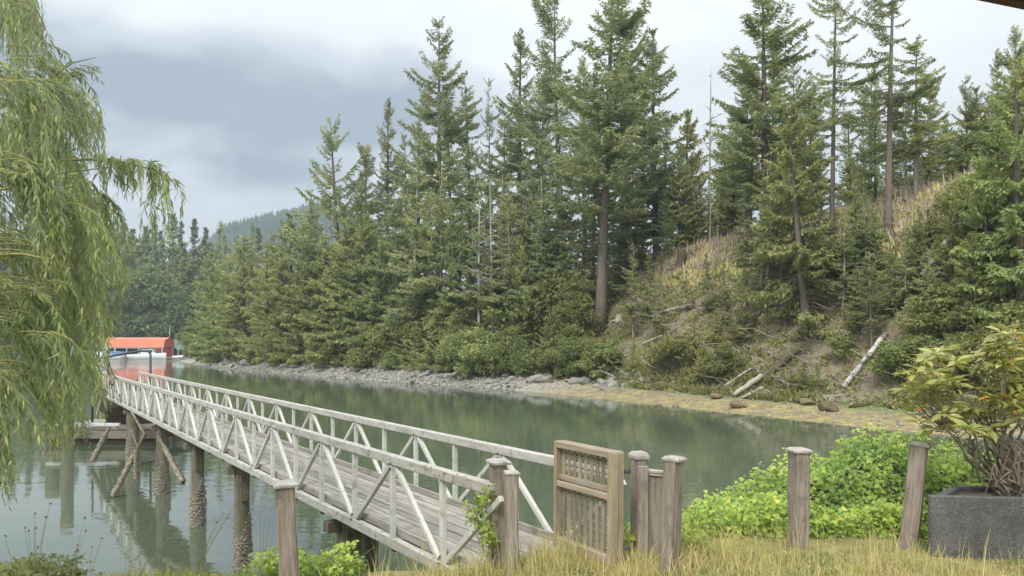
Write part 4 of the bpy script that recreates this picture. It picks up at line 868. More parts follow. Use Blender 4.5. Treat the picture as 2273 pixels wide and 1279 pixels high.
def gpt(k, y_, z_=0.0):                               # gangway coordinates to the place
    return Vector((-0.156 + k * math.cos(GA) - y_ * math.sin(GA), 6.37 + k * math.sin(GA) + y_ * math.cos(GA), ZD + z_))

def barnacles(pts_fn, n, rng, size=(0.014, 0.042)):   # crust of small cones on a surface
    p, nr = pts_fn(n); s_ = rng.uniform(*size, n)
    a_ = unit(np.cross(nr, rng.normal(0, 1, (n, 3)))); b_ = np.cross(nr, a_)
    ring = [np.cos(t_) * a_ + np.sin(t_) * b_ for t_ in (0, 1.57, 3.14, 4.71)]
    v = np.stack([p - nr * 0.01 + r_ * s_[:, None] for r_ in ring] + [p + nr * (s_ * rng.uniform(0.7, 1.7, n))[:, None] + ring[0] * (s_ * 0.3)[:, None]], 1).reshape(-1, 3)
    f = (np.array([[0, 1, 4], [1, 2, 4], [2, 3, 4], [3, 0, 4]])[None] + (np.arange(n) * 5)[:, None, None]).reshape(-1, 3)
    return v, f
def pile(px_label, k, r, top, lab, bar_top=1.1, y_=-0.30, bn=1500, name='dock_pile', xy=None, seed=0):
    rng = np.random.default_rng(seed + 500); c = gpt(k, y_) if xy is None else Vector(xy)
    e_ = empty(name, (c.x, c.y, 0)); tag(e_, lab, 'pile', 'piles under the gangway')
    q = np.linspace(0, 1, 14); pts = np.stack([0.01 * np.sin(q * 5), 0.01 * np.cos(q * 4), -2.2 + q * (top + 2.2)], -1)
    sh_ = link('shaft', mesh_np('shaft', *tube_arrays(pts, np.full(14, r), 14, 0.05, rng), M['pile'], True), e_)
    if bn:
        def fn(n):
            a_ = rng.uniform(0, 6.28, n); zz = -0.35 + (bar_top + 0.35) * rng.random(n) ** 1.15
            zz = np.where(zz > bar_top * (0.75 + 0.25 * np.sin(a_ * 2 + seed)), zz - 0.45, zz)
            nr = np.stack([np.cos(a_), np.sin(a_), 0 * a_], -1); return nr * (r - 0.004) + np.stack([0 * a_, 0 * a_, zz], -1), nr
        o = link('barnacles', mesh_np('barnacles', *barnacles(fn, bn, rng), M['barn']), sh_); o['kind'] = 'stuff'
    return e_
pile(722, 3.9, 0.15, 1.86, 'nearest dark pile under the shore end of the gangway', 0.7, -0.30, 300, seed=1)
pile(503, 9.05, 0.135, 1.86, 'pile with bolted side cheeks, second nearest under gangway', 1.0, -0.27, 1500, seed=2)
pile(410, 12.9, 0.145, 1.86, 'thick barnacled pile third from shore under the gangway', 1.1, -0.27, 1600, seed=3)
pile(337, 17.45, 0.165, 1.86, 'broad barnacled pile with slanting braces, fourth from shore', 0.95, -0.27, 1700, seed=4)
pile(275, 23.2, 0.20, 1.86, 'barnacled pile by the float, partly behind willow leaves', 1.05, -0.27, 1700, seed=5)
pile(700, 4.3, 0.12, 1.86, 'slim dark pile beside the nearest pile under the gangway', 0.6, -0.75, 200, seed=6)
for k, lab in ((3.9, 'dark timber cap beam across the nearest pile'), (9.05, 'timber cap beam on the second pile'), (12.9, 'timber cap beam on the third pile'), (17.45, 'timber cap beam on the fourth pile'), (23.2, 'timber cap beam on the fifth pile by the float')):
    c = gpt(k, -0.62, -0.17)
    e_ = empty('cap_beam', c, (0, 0, GA)); tag(e_, lab, 'beam', 'cap beams under the gangway')
    link('beam', box_mesh((0.16, 1.30, 0.14), M['pile'], 0.01), e_, (0, 0, 0))
    for sx in (-1, 1):
        link('side_cheek', box_mesh((0.045, 0.14, 0.55), M['darkwood'], 0.006), e_, (sx * 0.165, 0.36, -0.28))
def brace(label, a, b, r, crust, seed, name='diagonal_brace'):
    rng = np.random.default_rng(seed); a = np.array(a); b = np.array(b); e_ = empty(name, Vector(b)); tag(e_, label, 'brace', 'slanting braces under the gangway')
    q = np.linspace(0, 1, 6)[:, None]; pts = a - b + q * (b - a)
    tm_ = link('timber', mesh_np('timber', *tube_arrays(pts, np.full(6, r), 8, 0.1, rng), M['pile']), e_)
    if crust:
        ax = unit(b - a)
        def fn(n):
            s0 = 1 - (1 - crust[1]) * 0 - rng.random(n) ** 1.3 * (1 - crust[0]); nr = unit(np.cross(ax, rng.normal(0, 1, (n, 3))))
            lump = r * (0.95 + 0.3 * rng.random(n)); return (a - b) + s0[:, None] * (b - a) + nr * lump[:, None], nr
        o = link('barnacles', mesh_np('barnacles', *barnacles(fn, 700, rng, (0.015, 0.04)), M['barn']), tm_); o['kind'] = 'stuff'
    return e_
D4 = gpt(17.45, -0.27).y
brace('thin brace from the deck down to the fourth pile', P(292, 915, D4 + 0.8), P(323, 968, D4), 0.035, None, 1)
brace('barnacled brace slanting down left from the fourth pile into the water', P(322, 962, D4 - 0.2), P(252, 1100, D4 - 0.6), 0.042, (0.35, 1), 2)
brace('barnacled brace slanting from the fourth pile to the third', P(349, 962, D4 - 0.1), P(405, 1070, gpt(12.9, -0.27).y + 0.1), 0.038, (0.3, 1), 3)
brace('thick barnacled brace slanting left below the willow', P(243, 948, 25.6), P(205, 1025, 25.4), 0.055, (0.2, 1), 4)
brace('thin pole crossing between fifth and fourth piles', P(292, 955, D4 + 1.5), P(307, 997, D4 + 0.2), 0.025, None, 5)
brace('short barnacled stub hanging beside the slanting brace', P(302, 1000, D4 - 0.4), P(302, 1062, D4 - 0.4), 0.03, (0.0, 1), 6)

# mooring piles behind the willow, float, boat, steel frame
pile(150, 0, 0.23, 3.3, 'tall mooring pile left of the float behind willow leaves', 0.4, bn=200, name='mooring_pile', xy=((150 - CX) * 30.4 / F, 30.4, 0), seed=8)
pile(117, 0, 0.27, 2.2, 'shorter mooring pile left of the tall mooring pile', 0.4, bn=200, name='mooring_pile', xy=((117 - CX) * 31.5 / F, 31.5, 0), seed=9)
fl = empty('float', (-17.0, 33.2, 0)); tag(fl, 'low brown wooden float at the far end of the gangway', 'float')
for i in range(14): link('deck_plank', box_mesh((5.0, 0.26, 0.05), M['greywood'], 0.006), fl, (0.4, -1.9 + i * 0.28, 0.62 + 0.004 * (i % 3)))
link('front_fascia', box_mesh((5.0, 0.12, 0.32), M['greywood'], 0.01), fl, (0.4, -2.05, 0.40)); link('back_fascia', box_mesh((5.0, 0.12, 0.32), M['greywood'], 0.01), fl, (0.4, 1.95, 0.40))
for i in range(4): link('flotation_log', mesh_np('flog', *tube_arrays([(-2.0, 0, 0), (0, 0, 0.0), (2.9, 0, 0)], [0.28, 0.30, 0.27], 10), M['darkwood'], True), fl, (0, -1.6 + i * 1.05, 0.0))
link('bull_rail', box_mesh((3.0, 0.14, 0.12), M['white'], 0.01), fl, (-0.5, -1.95, 0.80))
for i in range(3): link('rail_block', box_mesh((0.2, 0.13, 0.10), M['greywood'], 0.01), fl, (-1.8 + i * 1.3, -1.95, 0.69))
link('locker', box_mesh((1.7, 0.9, 0.85), M['darkwood'], 0.02), fl, (0.35, 0.2, 1.08))
pf = empty('pipe_frame', (-15.4, 33.2, 0.3)); tag(pf, 'dark bent steel pipe frame rising behind the gangway end', 'pipe frame')
pa, pb = P(333, 779, 33.2) - pf.location, P(205, 798, 33.6) - pf.location
link('upright', mesh_np('upright', *tube_arrays([(pa.x + 0.02, 0, 0.30), (pa.x + 0.02, 0, pa.z - 0.1)], [0.06, 0.05], 8), M['steel'], True), pf)
link('sloping_bar', mesh_np('bar', *tube_arrays([(pa.x + 0.02, 0, pa.z - 0.1), (pa.x - 0.1, 0, pa.z - 0.01), (pa.x - 0.4, 0, pa.z), (pb.x, pb.y, pb.z)], [0.05] * 4, 8), M['steel'], True), pf)
link('upright', mesh_np('upright', *tube_arrays([(pb.x, pb.y, 0.30), (pb.x, pb.y, pb.z)], [0.05, 0.05], 8), M['steel'], True), pf)

# ================================================================== MARINA ACROSS THE BAY
def hull_mesh(L, W, Hh, m_, flare=0.25):
    st = np.linspace(0, 1, 12); V_ = []
    for s_ in st:
        wd = W / 2 * (1 - max(0, (s_ - 0.45) / 0.55) ** 2.2) * (0.92 + 0.08 * min(1, s_ * 4)); sh = Hh * (1 + 0.28 * s_ ** 2)
        for yy, zz in ((-wd, sh), (-wd * (1 - flare * 0.5), 0.35 * Hh), (-wd * 0.55, -0.25 * Hh), (0, -0.4 * Hh + 0.4 * Hh * max(0, s_ - 0.8) * 2), (wd * 0.55, -0.25 * Hh), (wd * (1 - flare * 0.5), 0.35 * Hh), (wd, sh)):
            V_.append((s_ * L - L / 2, yy, zz))
    V_ = np.array(V_); f = grid_faces(12, 7)
    deck = np.array([[i * 7 + 6, (i + 1) * 7 + 6, (i + 1) * 7, i * 7] for i in range(11)])
    tr = np.array([[0, 1, 5, 6], [1, 2, 4, 5], [2, 3, 3, 4]])[:2]
    return mesh_np('hull', V_, np.vstack([f, deck, tr]), m_, False)
def prism(name, poly, y0, y1, m_, parent, axis='y'):
    n = len(poly); v = [(p[0], y0, p[1]) for p in poly] + [(p[0], y1, p[1]) for p in poly]
    if axis == 'x': v = [(y, x, z) for x, y, z in v]
    me = bpy.data.meshes.new(name); me.from_pydata(v, [], [list(range(n))[::-1], list(range(n, 2 * n))] + [[i, (i + 1) % n, n + (i + 1) % n, n + i] for i in range(n)]); me.update(); me.materials.append(m_)
    return link(name, me, parent)
def boat(px, d, L, W, Hh, rz, label, cabin=True, fly=False, blue=False, mast=0):
    e_ = empty('moored_boat', ((px - CX) * d / F, d, 0.05), (0, 0, rz)); tag(e_, label, 'boat', 'boats moored across the bay')
    link('hull', hull_mesh(L, W, Hh, M['white']), e_)
    if cabin:
        cb_ = prism('cabin', [(-0.30 * L, Hh), (0.22 * L, Hh * 1.1), (0.10 * L, Hh + 1.25), (-0.30 * L, Hh + 1.25)], -W * 0.36, W * 0.36, M['white'], e_)
        prism('side_window', [(-0.26 * L, Hh + 0.55), (0.13 * L, Hh + 0.6), (0.08 * L, Hh + 1.1), (-0.26 * L, Hh + 1.1)], -W * 0.37, W * 0.37, M['glass'], cb_)
        prism('windscreen', [(0.20 * L, Hh + 0.3), (0.225 * L, Hh + 0.25), (0.125 * L, Hh + 1.22), (0.10 * L, Hh + 1.22)], -W * 0.3, W * 0.3, M['glass'], cb_)
    if fly: prism('flybridge', [(-0.28 * L, Hh + 1.3), (0.06 * L, Hh + 1.3), (0.0, Hh + 2.3), (-0.28 * L, Hh + 2.1)], -W * 0.32, W * 0.32, M['white'], e_)
    if blue: prism('canvas_cover', [(-0.48 * L, Hh + 0.03), (-0.1 * L, Hh + 0.1), (-0.15 * L, Hh + 0.9), (-0.42 * L, Hh + 0.7)], -W * 0.40, W * 0.40, M['bluecanvas'], e_)
    if mast: link('mast', mesh_np('mast', *tube_arrays([(0, 0, Hh), (0.4, 0, Hh + mast)], [0.09, 0.05], 6), M['white'], True), e_)
    return e_
DB = 208.0
bh = empty('boathouse', P(308, 0, DB) * 1.0); bh.location.z = 0.0; tag(bh, 'long open boathouse with bright red gambrel roof across the bay', 'boathouse')
Lh = 16.6; x0, x1 = -Lh / 2, Lh / 2
prof_ = [(-3.4, 3.15), (-2.9, 4.7), (0, 5.75), (2.9, 4.7), (3.4, 3.15), (3.15, 3.15), (2.7, 4.55), (0, 5.55), (-2.7, 4.55), (-3.15, 3.15)]
for nm, poly in (('lower_roof_slope', [(-3.45, 3.1), (-2.9, 4.95), (-2.75, 4.9), (-3.3, 3.1)]), ('upper_roof_slope', [(-2.95, 4.97), (0, 5.78), (0, 5.68), (-2.9, 4.87)]), ('upper_roof_slope', [(0.0, 5.78), (2.95, 4.97), (2.9, 4.87), (0.0, 5.68)]), ('lower_roof_slope', [(2.9, 4.95), (3.45, 3.1), (3.3, 3.1), (2.75, 4.9)])):
    prism(nm, poly, x0, x1, M['redroof'], bh, 'x')
for s_, nm in ((x0 + 0.2, 'gable_wall'), (x1 - 0.3, 'gable_wall')):
    prism(nm, [(-3.25, 3.12), (-2.8, 4.85), (0, 5.64), (2.8, 4.85), (3.25, 3.12)], s_, s_ + 0.1, M['redwall'], bh, 'x')
prism('end_wall', [(-3.1, 0.35), (-3.1, 2.9), (3.1, 2.9), (3.1, 0.35)], x1 - 3.2, x1 - 0.5, M['redwall'], bh, 'x')
link('eave_beam', box_mesh((Lh, 0.2, 0.25), M['white'], 0.01), bh, (0, -3.2, 2.98)); link('eave_beam', box_mesh((Lh, 0.2, 0.25), M['white'], 0.01), bh, (0, 3.2, 2.98))
for i in range(6):
    for yy in (-3.2, 3.2): link('roof_post', box_mesh((0.18, 0.18, 2.75), M['white'], 0.01), bh, (x0 + 0.3 + i * (Lh - 0.8) / 5, yy, 1.5))
link('floor_float', box_mesh((Lh + 1, 1.2, 0.45), M['greywood'], 0.02), bh, (0, -3.4, 0.2)); link('floor_float', box_mesh((Lh + 1, 1.2, 0.45), M['greywood'], 0.02), bh, (0, 3.4, 0.2))
g2 = empty('boathouse', P(392, 0, 216)); g2.location.z = 0; tag(g2, 'green gable-roofed boathouse behind the red one', 'boathouse')
for nm, poly in (('roof_slope', [(-3.2, 2.6), (-0.9, 5.2), (-0.9, 5.05), (-3.1, 2.5)]), ('roof_slope', [(-0.9, 5.2), (1.9, 2.4), (1.8, 2.3), (-0.9, 5.05)])): prism(nm, poly, -4, 4, M['greenroof'], g2)
prism('wall', [(-2.6, 0.3), (-2.6, 3.0), (-0.9, 4.95), (1.3, 2.8), (1.3, 0.3)], -3.7, 3.7, M['darkwood'], g2)
for i in range(4): link('post', box_mesh((0.2, 0.2, 2.2), M['white'], 0.01), g2, (-2.4 + i * 1.5, -3.9, 1.3))
link('floor_float', box_mesh((7, 9, 0.45), M['greywood'], 0.02), g2, (0, 0, 0.2))
boat(212, 204, 11, 3.6, 1.6, R(195), 'large white cabin cruiser left of the red boathouse', True, True)
boat(240, 200, 8, 2.8, 1.2, R(178), 'white boat with blue canvas in front of the red boathouse left end', False, False, True)
boat(292, 203, 8.5, 2.8, 1.1, R(4), 'white boat with blue canvas before the middle of the red boathouse', False, False, True)
boat(335, 201, 8, 2.6, 1.3, R(0), 'long low white boat before the right half of red boathouse', True)
boat(397, 206, 3.2, 1.4, 0.8, R(0), 'small white skiff by the green boathouse', False)
boat(374, 219, 8, 2.6, 1.1, R(20), 'sailboat behind the red boathouse showing a thin leaning mast', True, False, False, 8.0)
boat(170, 206, 9, 3.0, 1.3, R(185), 'white cruiser at the left end of the marina behind willow leaves', True)
dk = empty('marina_dock', (-104.0, 199, 0)); tag(dk, 'low grey marina dock running before the boats', 'dock')
for i in range(9): link('deck_section', box_mesh((4.4, 1.6, 0.35), M['greywood'], 0.02), dk, (-18 + i * 4.5, 7.2, 0.3))
pile(279, 0, 0.22, 2.0, 'lone dark pile standing in the open water before the marina', 0, bn=0, name='mooring_pile', xy=((279 - CX) * 187 / F, 187, 0), seed=12)
pile(260, 0, 0.14, 5.0, 'thin dark pile at the left end of the red boathouse', 0, bn=0, name='mooring_pile', xy=((229 - CX) * 210 / F, 210, 0), seed=13)

# ================================================================== FENCE, GATE, PLANTER
def cap_mesh(w_, h_, m_):
    a, b_ = w_ / 2, w_ / 2 * 0.72; v = []
    for s_, z in ((a * 0.97, 0), (a, 0.012), (a, h_ * 0.55), (b_, h_)):
        v += [(-s_, -s_, z), (s_, -s_, z), (s_, s_, z), (-s_, s_, z)]
    f = [[3, 2, 1, 0], [12, 13, 14, 15]]
    for k in range(3):
        for i in range(4): f.append([k * 4 + i, k * 4 + (i + 1) % 4, k * 4 + 4 + (i + 1) % 4, k * 4 + 4 + i])
    me = bpy.data.meshes.new('cap'); me.from_pydata(v, [], f); me.update(); me.materials.append(m_); return me
def post_mesh(w_, dp, h, seed):
    rng = np.random.default_rng(seed); bm = bmesh.new(); bmesh.ops.create_cube(bm, size=1); bmesh.ops.scale(bm, vec=(w_, dp, h), verts=bm.verts)
    bmesh.ops.bevel(bm, geom=[e_ for e_ in bm.edges if abs(e_.verts[0].co.z - e_.verts[1].co.z) > 0.1], offset=0.014, segments=2, affect='EDGES')
    bmesh.ops.bisect_plane
    for k in range(1, 8):
        z = -h / 2 + h * k / 8
        bmesh.ops.bisect_plane(bm, geom=bm.verts[:] + bm.edges[:] + bm.faces[:], plane_co=(0, 0, z), plane_no=(0, 0, 1))
    for v in bm.verts:
        v.co.x += rng.normal(0, 0.0022); v.co.y += rng.normal(0, 0.0022)
    me = bpy.data.meshes.new('post'); bm.to_mesh(me); bm.free(); me.materials.append(M['post']); return me
def post(px, d, top, w_, label, lean=0.0, rz=0.5, cap=True, seed=0, ch=0.036, cw=1.2):
    zt = EYE - (top - CY) * d / F; x = (px - CX) * d / F; zb = float(near_z(x, d)) - 0.35
    h = zt - zb - (ch if cap else 0)
    e_ = empty('fence_post', (x - math.tan(lean) * (zt - zb), d, zb), (0, lean, 0)); tag(e_, label, 'post', 'old fence posts on the near bank')
    link('shaft', post_mesh(w_, w_, h, seed), e_, (0, 0, h / 2), (0, 0, rz))
    if cap: link('cap', cap_mesh(w_ * cw, ch, M['cap']), e_, (0.004, 0, h + 0.001), (0.02, 0.015, rz + 0.03))
    return e_
post(632, 5.75, 1068, 0.142, 'weathered post with worn grey cap left of the gangway end', -0.05, 0.30, seed=1, cw=1.3)
post(1106, 6.42, 1020, 0.125, 'capped brown post at the left side of the gate opening', 0.01, 0.35, seed=2, cw=1.38)
post(1135, 6.22, 1046, 0.112, 'lower brown post bolted before the left gate post', 0.0, 0.15, seed=3, ch=0.022, cw=1.08)
post(1417, 6.75, 1003, 0.115, 'thin capped post behind the gate hinge side', 0.0, 0.3, seed=4, ch=0.06)
post(1496, 6.22, 1013, 0.128, 'capped post at the right end of the short gate panel', 0.035, 0.85, seed=5)
post(1773, 6.95, 995, 0.150, 'upright lone post standing before the ivy', 0.004, 0.10, seed=6)
post(2041, 6.9, 980, 0.140, 'leaning post between ivy and concrete planter', 0.10, 0.95, seed=7)
post(2250, 7.7, 966, 0.175, 'pale post standing behind the rhododendron stems', 0.0, 0.2, seed=8, ch=0.06)
# short board panel right of the gate
x0p, d0p = (1420 - CX) * 6.5 / F, 6.5
zt = EYE - (1035 - CY) * 6.5 / F
pn = empty('board_fence', ((1448 - CX) * 6.5 / F, 6.5, 2.05), (0, 0, -0.05)); tag(pn, 'short brown board fence with pale sloping cap beside the gate', 'fence')
hb = zt - 2.05
link('board', box_mesh((0.088, 0.03, hb + 0.01), M['post'], 0.005), pn, (-0.082, -0.035, hb / 2)); link('board', box_mesh((0.135, 0.025, hb - 0.05), M['post'], 0.004), pn, (0.035, 0.0, hb / 2 - 0.03))
link('cap_board', box_mesh((0.15, 0.075, 0.025), M['cap'], 0.004), pn, (0.035, 0.0, hb - 0.045), (0, 0.10, 0)); link('cap_board', box_mesh((0.14, 0.06, 0.022), M['cap'], 0.004), pn, (0.035, 0.0, hb - 0.069), (0, 0.10, 0))
# the open gate, swung in line with the gangway
G0 = Vector(((1227 - CX) * 6.98 / F, 6.98, 2.25)); G1 = Vector(((1356 - CX) * 6.32 / F, 6.32, 2.25))
gd = G1 - G0; WG = gd.length; HG = 0.965
gt = empty('garden_gate', (G0 + G1) / 2, (0, 0.015, math.atan2(gd.y, gd.x))); tag(gt, 'open wooden gate with lattice slats standing beside the gangway end', 'gate')
gt.location.z = 2.245
DPT = 0.125                                           # depth of the frame; local -y faces the viewer
for sx, w_ in ((-1, 0.035), (1, 0.06)):
    stile = link('stile', box_mesh((w_, DPT - 0.002, HG), M['gate'], 0.004), gt, (sx * (WG / 2 - w_ / 2), DPT / 2, HG / 2))
link('stile_facing', box_mesh((0.02, DPT * 0.42, HG - 0.01), M['gate'], 0.003), gt, (WG / 2 + 0.011, DPT * 0.25, HG / 2 - 0.004)); link('stile_facing', box_mesh((0.02, DPT * 0.42, HG - 0.01), M['gate'], 0.003), gt, (WG / 2 + 0.011, DPT * 0.72, HG / 2 - 0.004))
link('top_rail', box_mesh((WG - 0.10, DPT - 0.006, 0.055), M['gateh'], 0.004), gt, (-0.012, DPT / 2 - 0.002, HG - 0.028))
link('bottom_rail', box_mesh((WG - 0.10, 0.06, 0.10), M['gateh'], 0.004), gt, (-0.012, 0.03, 0.045), (0, 0.01, 0))
link('middle_rail', box_mesh((WG - 0.098, 0.028, 0.05), M['gateh'], 0.004), gt, (-0.012, 0.02, 0.585)); link('middle_rail', box_mesh((WG - 0.098, 0.05, 0.045), M['gateh'], 0.004), gt, (-0.012, 0.06, 0.64))
ns = 9
for i in range(ns):
    x = -WG / 2 + 0.035 + (i + 0.6) * (WG - 0.10) / ns
    link('slat', box_mesh((0.044, 0.009, 0.30), M['lath'], 0.002), gt, (x, 0.058, 0.79), (0, random.uniform(-0.01, 0.01), 0))
    link('slat', box_mesh((0.044, 0.009, 0.49), M['lath'], 0.002), gt, (x, 0.058, 0.325), (0, random.uniform(-0.01, 0.01), 0))
for z in (0.70, 0.755, 0.81, 0.865): link('cross_lath', box_mesh((WG - 0.10, 0.009, 0.017), M['lath'], 0.002), gt, (-0.012, 0.074, z))
for k in range(7): link('cross_lath', box_mesh((WG - 0.10, 0.009, 0.017), M['lath'], 0.002), gt, (-0.012, 0.074, 0.125 + k * 0.066))
for z in (0.16, 0.80):
    link('hinge', box_mesh((0.05, 0.05, 0.035), M['steel'], 0.004), stile, Vector((WG / 2 + 0.030, DPT + 0.012, z)) - stile.location)
link('latch', box_mesh((0.02, 0.03, 0.06), M['steel'], 0.004), gt, (-WG / 2 - 0.010, DPT * 0.5, 0.70))
# planter
PL = empty('planter', (4.5, 6.75, 2.21)); tag(PL, 'large angular planter of dark exposed-aggregate concrete', 'planter')
pc = [Vector((3.62, 6.62, 0)), Vector((5.45, 6.38, 0)), Vector((6.05, 7.02, 0)), Vector((4.08, 7.10, 0))]
pc = [p - Vector((4.5, 6.75, 0)) for p in pc]
for k, nm in enumerate(('front_wall', 'end_wall', 'back_wall', 'end_wall')):
    a_, b_ = pc[k], pc[(k + 1) % 4]; dv = (b_ - a_).normalized(); nrm = Vector((-dv.y, dv.x, 0)); h = 0.575 - 0.003 * (k % 2)
    sh = 0.0 if k % 2 == 0 else 0.075
    bar(nm, a_ + nrm * 0.035 + dv * sh + up * h / 2, b_ + nrm * 0.035 - dv * sh + up * h / 2, 0.07, h, M['agg'], PL, 0.008)
me = bpy.data.meshes.new('soil'); cc = sum(pc, Vector()) / 4
me.from_pydata([p * 0.95 + cc * 0.05 + up * 0.53 for p in pc], [], [[0, 1, 2, 3]]); me.update(); me.materials.append(M['soil']); link('soil', me, PL)

# ================================================================== LEAVES
def blade_leaf(p, d, nrm, ln, wd, droop=0.15, fold=0.25):       # a pointed leaf: 6 points, folded on its midrib
    d = unit(d); s_ = unit(np.cross(d, nrm)); n_ = np.cross(s_, d)
    L = ln[:, None]; W = wd[:, None]
    v = np.stack([p, p + d * L * 0.38 + s_ * W + n_ * W * fold, p + d * L * 0.45, p + d * L * 0.38 - s_ * W + n_ * W * fold, p + d * L - n_ * L * droop], 1)
    f = np.array([[0, 1, 2, 2], [0, 2, 3, 3], [1, 4, 2, 2], [2, 4, 3, 3]])[:, :3]
    n = len(p)
    return v.reshape(-1, 3), (f[None] + (np.arange(n) * 5)[:, None, None]).reshape(-1, 3)
def lobed_leaf(p, d, nrm, sz):                                  # a three-lobed leaf
    d = unit(d); s_ = unit(np.cross(d, nrm)); n_ = np.cross(s_, d); S = sz[:, None]
    uv = [(0, 0, 0), (0.62, 0.02, -0.10), (0.38, 0.42, 0.04), (0.0, 1.0, -0.16), (-0.38, 0.42, 0.04), (-0.62, 0.02, -0.10), (0.0, 0.38, 0.10)]
    v = np.stack([p + s_ * S * a + d * S * b_ + n_ * S * c for a, b_, c in uv], 1)
    f = np.array([[0, 1, 6], [1, 2, 6], [2, 3, 6], [3, 4, 6], [4, 5, 6], [5, 0, 6]]); n = len(p)
    return v.reshape(-1, 3), (f[None] + (np.arange(n) * 7)[:, None, None]).reshape(-1, 3)
def leaf_parts(vf, n_each, pick, m_, parent, name='leaf', rest='foliage', tone=None):
    """the leaves that show largest become objects of their own, the rest one mesh"""
    v, f = vf; n = len(v) // n_each; nf = len(f) // n
    v = v.reshape(n, n_each, 3); face = f.reshape(n, nf, 3)[0]
    keep = np.zeros(n, bool); keep[pick] = True
    tmpl = {}
    for i in pick:
        c = v[i][0]
        me = mesh_np(name, v[i] - c, face, m_, False, {'tone': ('POINT', np.full(n_each, 0.5 if tone is None else tone[i]))})
        link(name, me, parent, c)
    r_ = v[~keep]; k = len(r_)
    if k:
        o = link(rest, mesh_np(rest, r_.reshape(-1, 3), (face[None] + (np.arange(k) * n_each)[:, None, None]).reshape(-1, 3), m_, False,
                 {'tone': ('POINT', np.repeat(np.full(k, 0.5) if tone is None else tone[~keep], n_each))}), parent)
        o['kind'] = 'stuff'
def in_view(p, org=(0, 0, 0)):
    q = p + np.array(org); px = CX + F * q[:, 0] / q[:, 1]; py = CY - F * (q[:, 2] - EYE) / q[:, 1]
    return (px > 5) & (px < 2268) & (py > 5) & (py < 1274)

# ------------------------------------------------------------------ willow
rw = np.random.default_rng(77)
WT = np.array([-4.9, 5.9, 2.05])
wil = empty('willow_tree', WT); tag(wil, 'weeping willow with long hanging yellow-green leaves at the left edge', 'tree')
q = np.linspace(0, 1, 9)
link('trunk', mesh_np('trunk', *tube_arrays(np.stack([0.25 * np.sin(q * 2), 0.1 * np.sin(q * 4), q * 4.4 - 0.3], -1), 0.30 - 0.14 * q, 12, 0.15, rw), M['wbark'], True), wil)
def px3(px, py, d): return np.array(P(px, py, d)) - WT
def limb(pts, r0, r1, m_='wbark', name='branch'):
    pts = np.array(pts); k = np.linspace(0, len(pts) - 1, 16); pts = np.stack([np.interp(k, np.arange(len(pts)), pts[:, i]) for i in range(3)], -1)
    link(name, mesh_np(name, *tube_arrays(pts, np.linspace(r0, r1, 16), 8, 0.05, rw), M[m_], True), wil)
for pts, r0, r1 in (((px3(-390, 560, 5.9), px3(-200, 420, 5.6), px3(-40, 385, 5.3), px3(60, 358, 5.15), px3(200, 354, 5.1), px3(330, 370, 5.0), px3(385, 402, 5.0)), 0.08, 0.005),
                    ((px3(-380, 400, 5.9), px3(-150, 200, 5.6), px3(0, 240, 5.4), px3(90, 190, 5.3), px3(160, 140, 5.3), px3(212, 128, 5.3)), 0.07, 0.004),
                    ((px3(-390, 200, 5.9), px3(-200, -60, 5.6), px3(-40, -60, 5.4), px3(50, 0, 5.3), px3(95, 95, 5.3)), 0.07, 0.004),
                    ((px3(-390, 600, 5.9), px3(-200, 480, 5.9), px3(-60, 440, 5.9), px3(60, 405, 5.7), px3(130, 385, 5.6), px3(240, 372, 5.5)), 0.07, 0.006),
                    ((px3(-390, 700, 5.9), px3(-150, 600, 5.8), px3(30, 560, 5.6), px3(180, 590, 5.4), px3(280, 640, 5.3)), 0.07, 0.006),
                    ((px3(-390, 800, 5.9), px3(-150, 720, 6.2), px3(20, 700, 6.0), px3(160, 760, 5.9), px3(260, 840, 5.8)), 0.07, 0.006),
                    ((px3(-390, 560, 5.9), px3(-300, 300, 6.3), px3(-120, 120, 6.4), px3(0, 150, 6.4), px3(70, 230, 6.3)), 0.08, 0.006)):
    limb(pts, r0 * 0.24, r1 * 0.6, 'twig')
WY_ = [-100, 0, 60, 130, 180, 240, 300, 350, 420, 480, 560, 620, 680, 740, 800, 860, 920, 965, 990, 1010, 1040, 1075, 1110, 1140]
WX_ = [40, 70, 85, 95, 120, 180, 225, 245, 240, 222, 238, 285, 295, 245, 215, 245, 300, 275, 215, 160, 105, 60, 35, 0]
strands = []
def strand(p0, p1, out=0.35, n=9):                  # from p0, arching out, then hanging to p1
    t = np.linspace(0, 1, n)[:, None]; c = np.array([p0[0] + (p1[0] - p0[0]) * (0.5 + out), p0[1] + (p1[1] - p0[1]) * 0.7, p0[2] + abs(p1[2] - p0[2]) * 0.12])
    wv_ = np.stack([np.sin(t[:, 0] * rw.uniform(3, 8) + rw.uniform(0, 6)), np.sin(t[:, 0] * rw.uniform(3, 8) + rw.uniform(0, 6)), 0 * t[:, 0]], -1) * rw.uniform(0.01, 0.045) * t
    return (1 - t) ** 2 * p0 + 2 * t * (1 - t) * c + t ** 2 * p1 + wv_
tries = 0
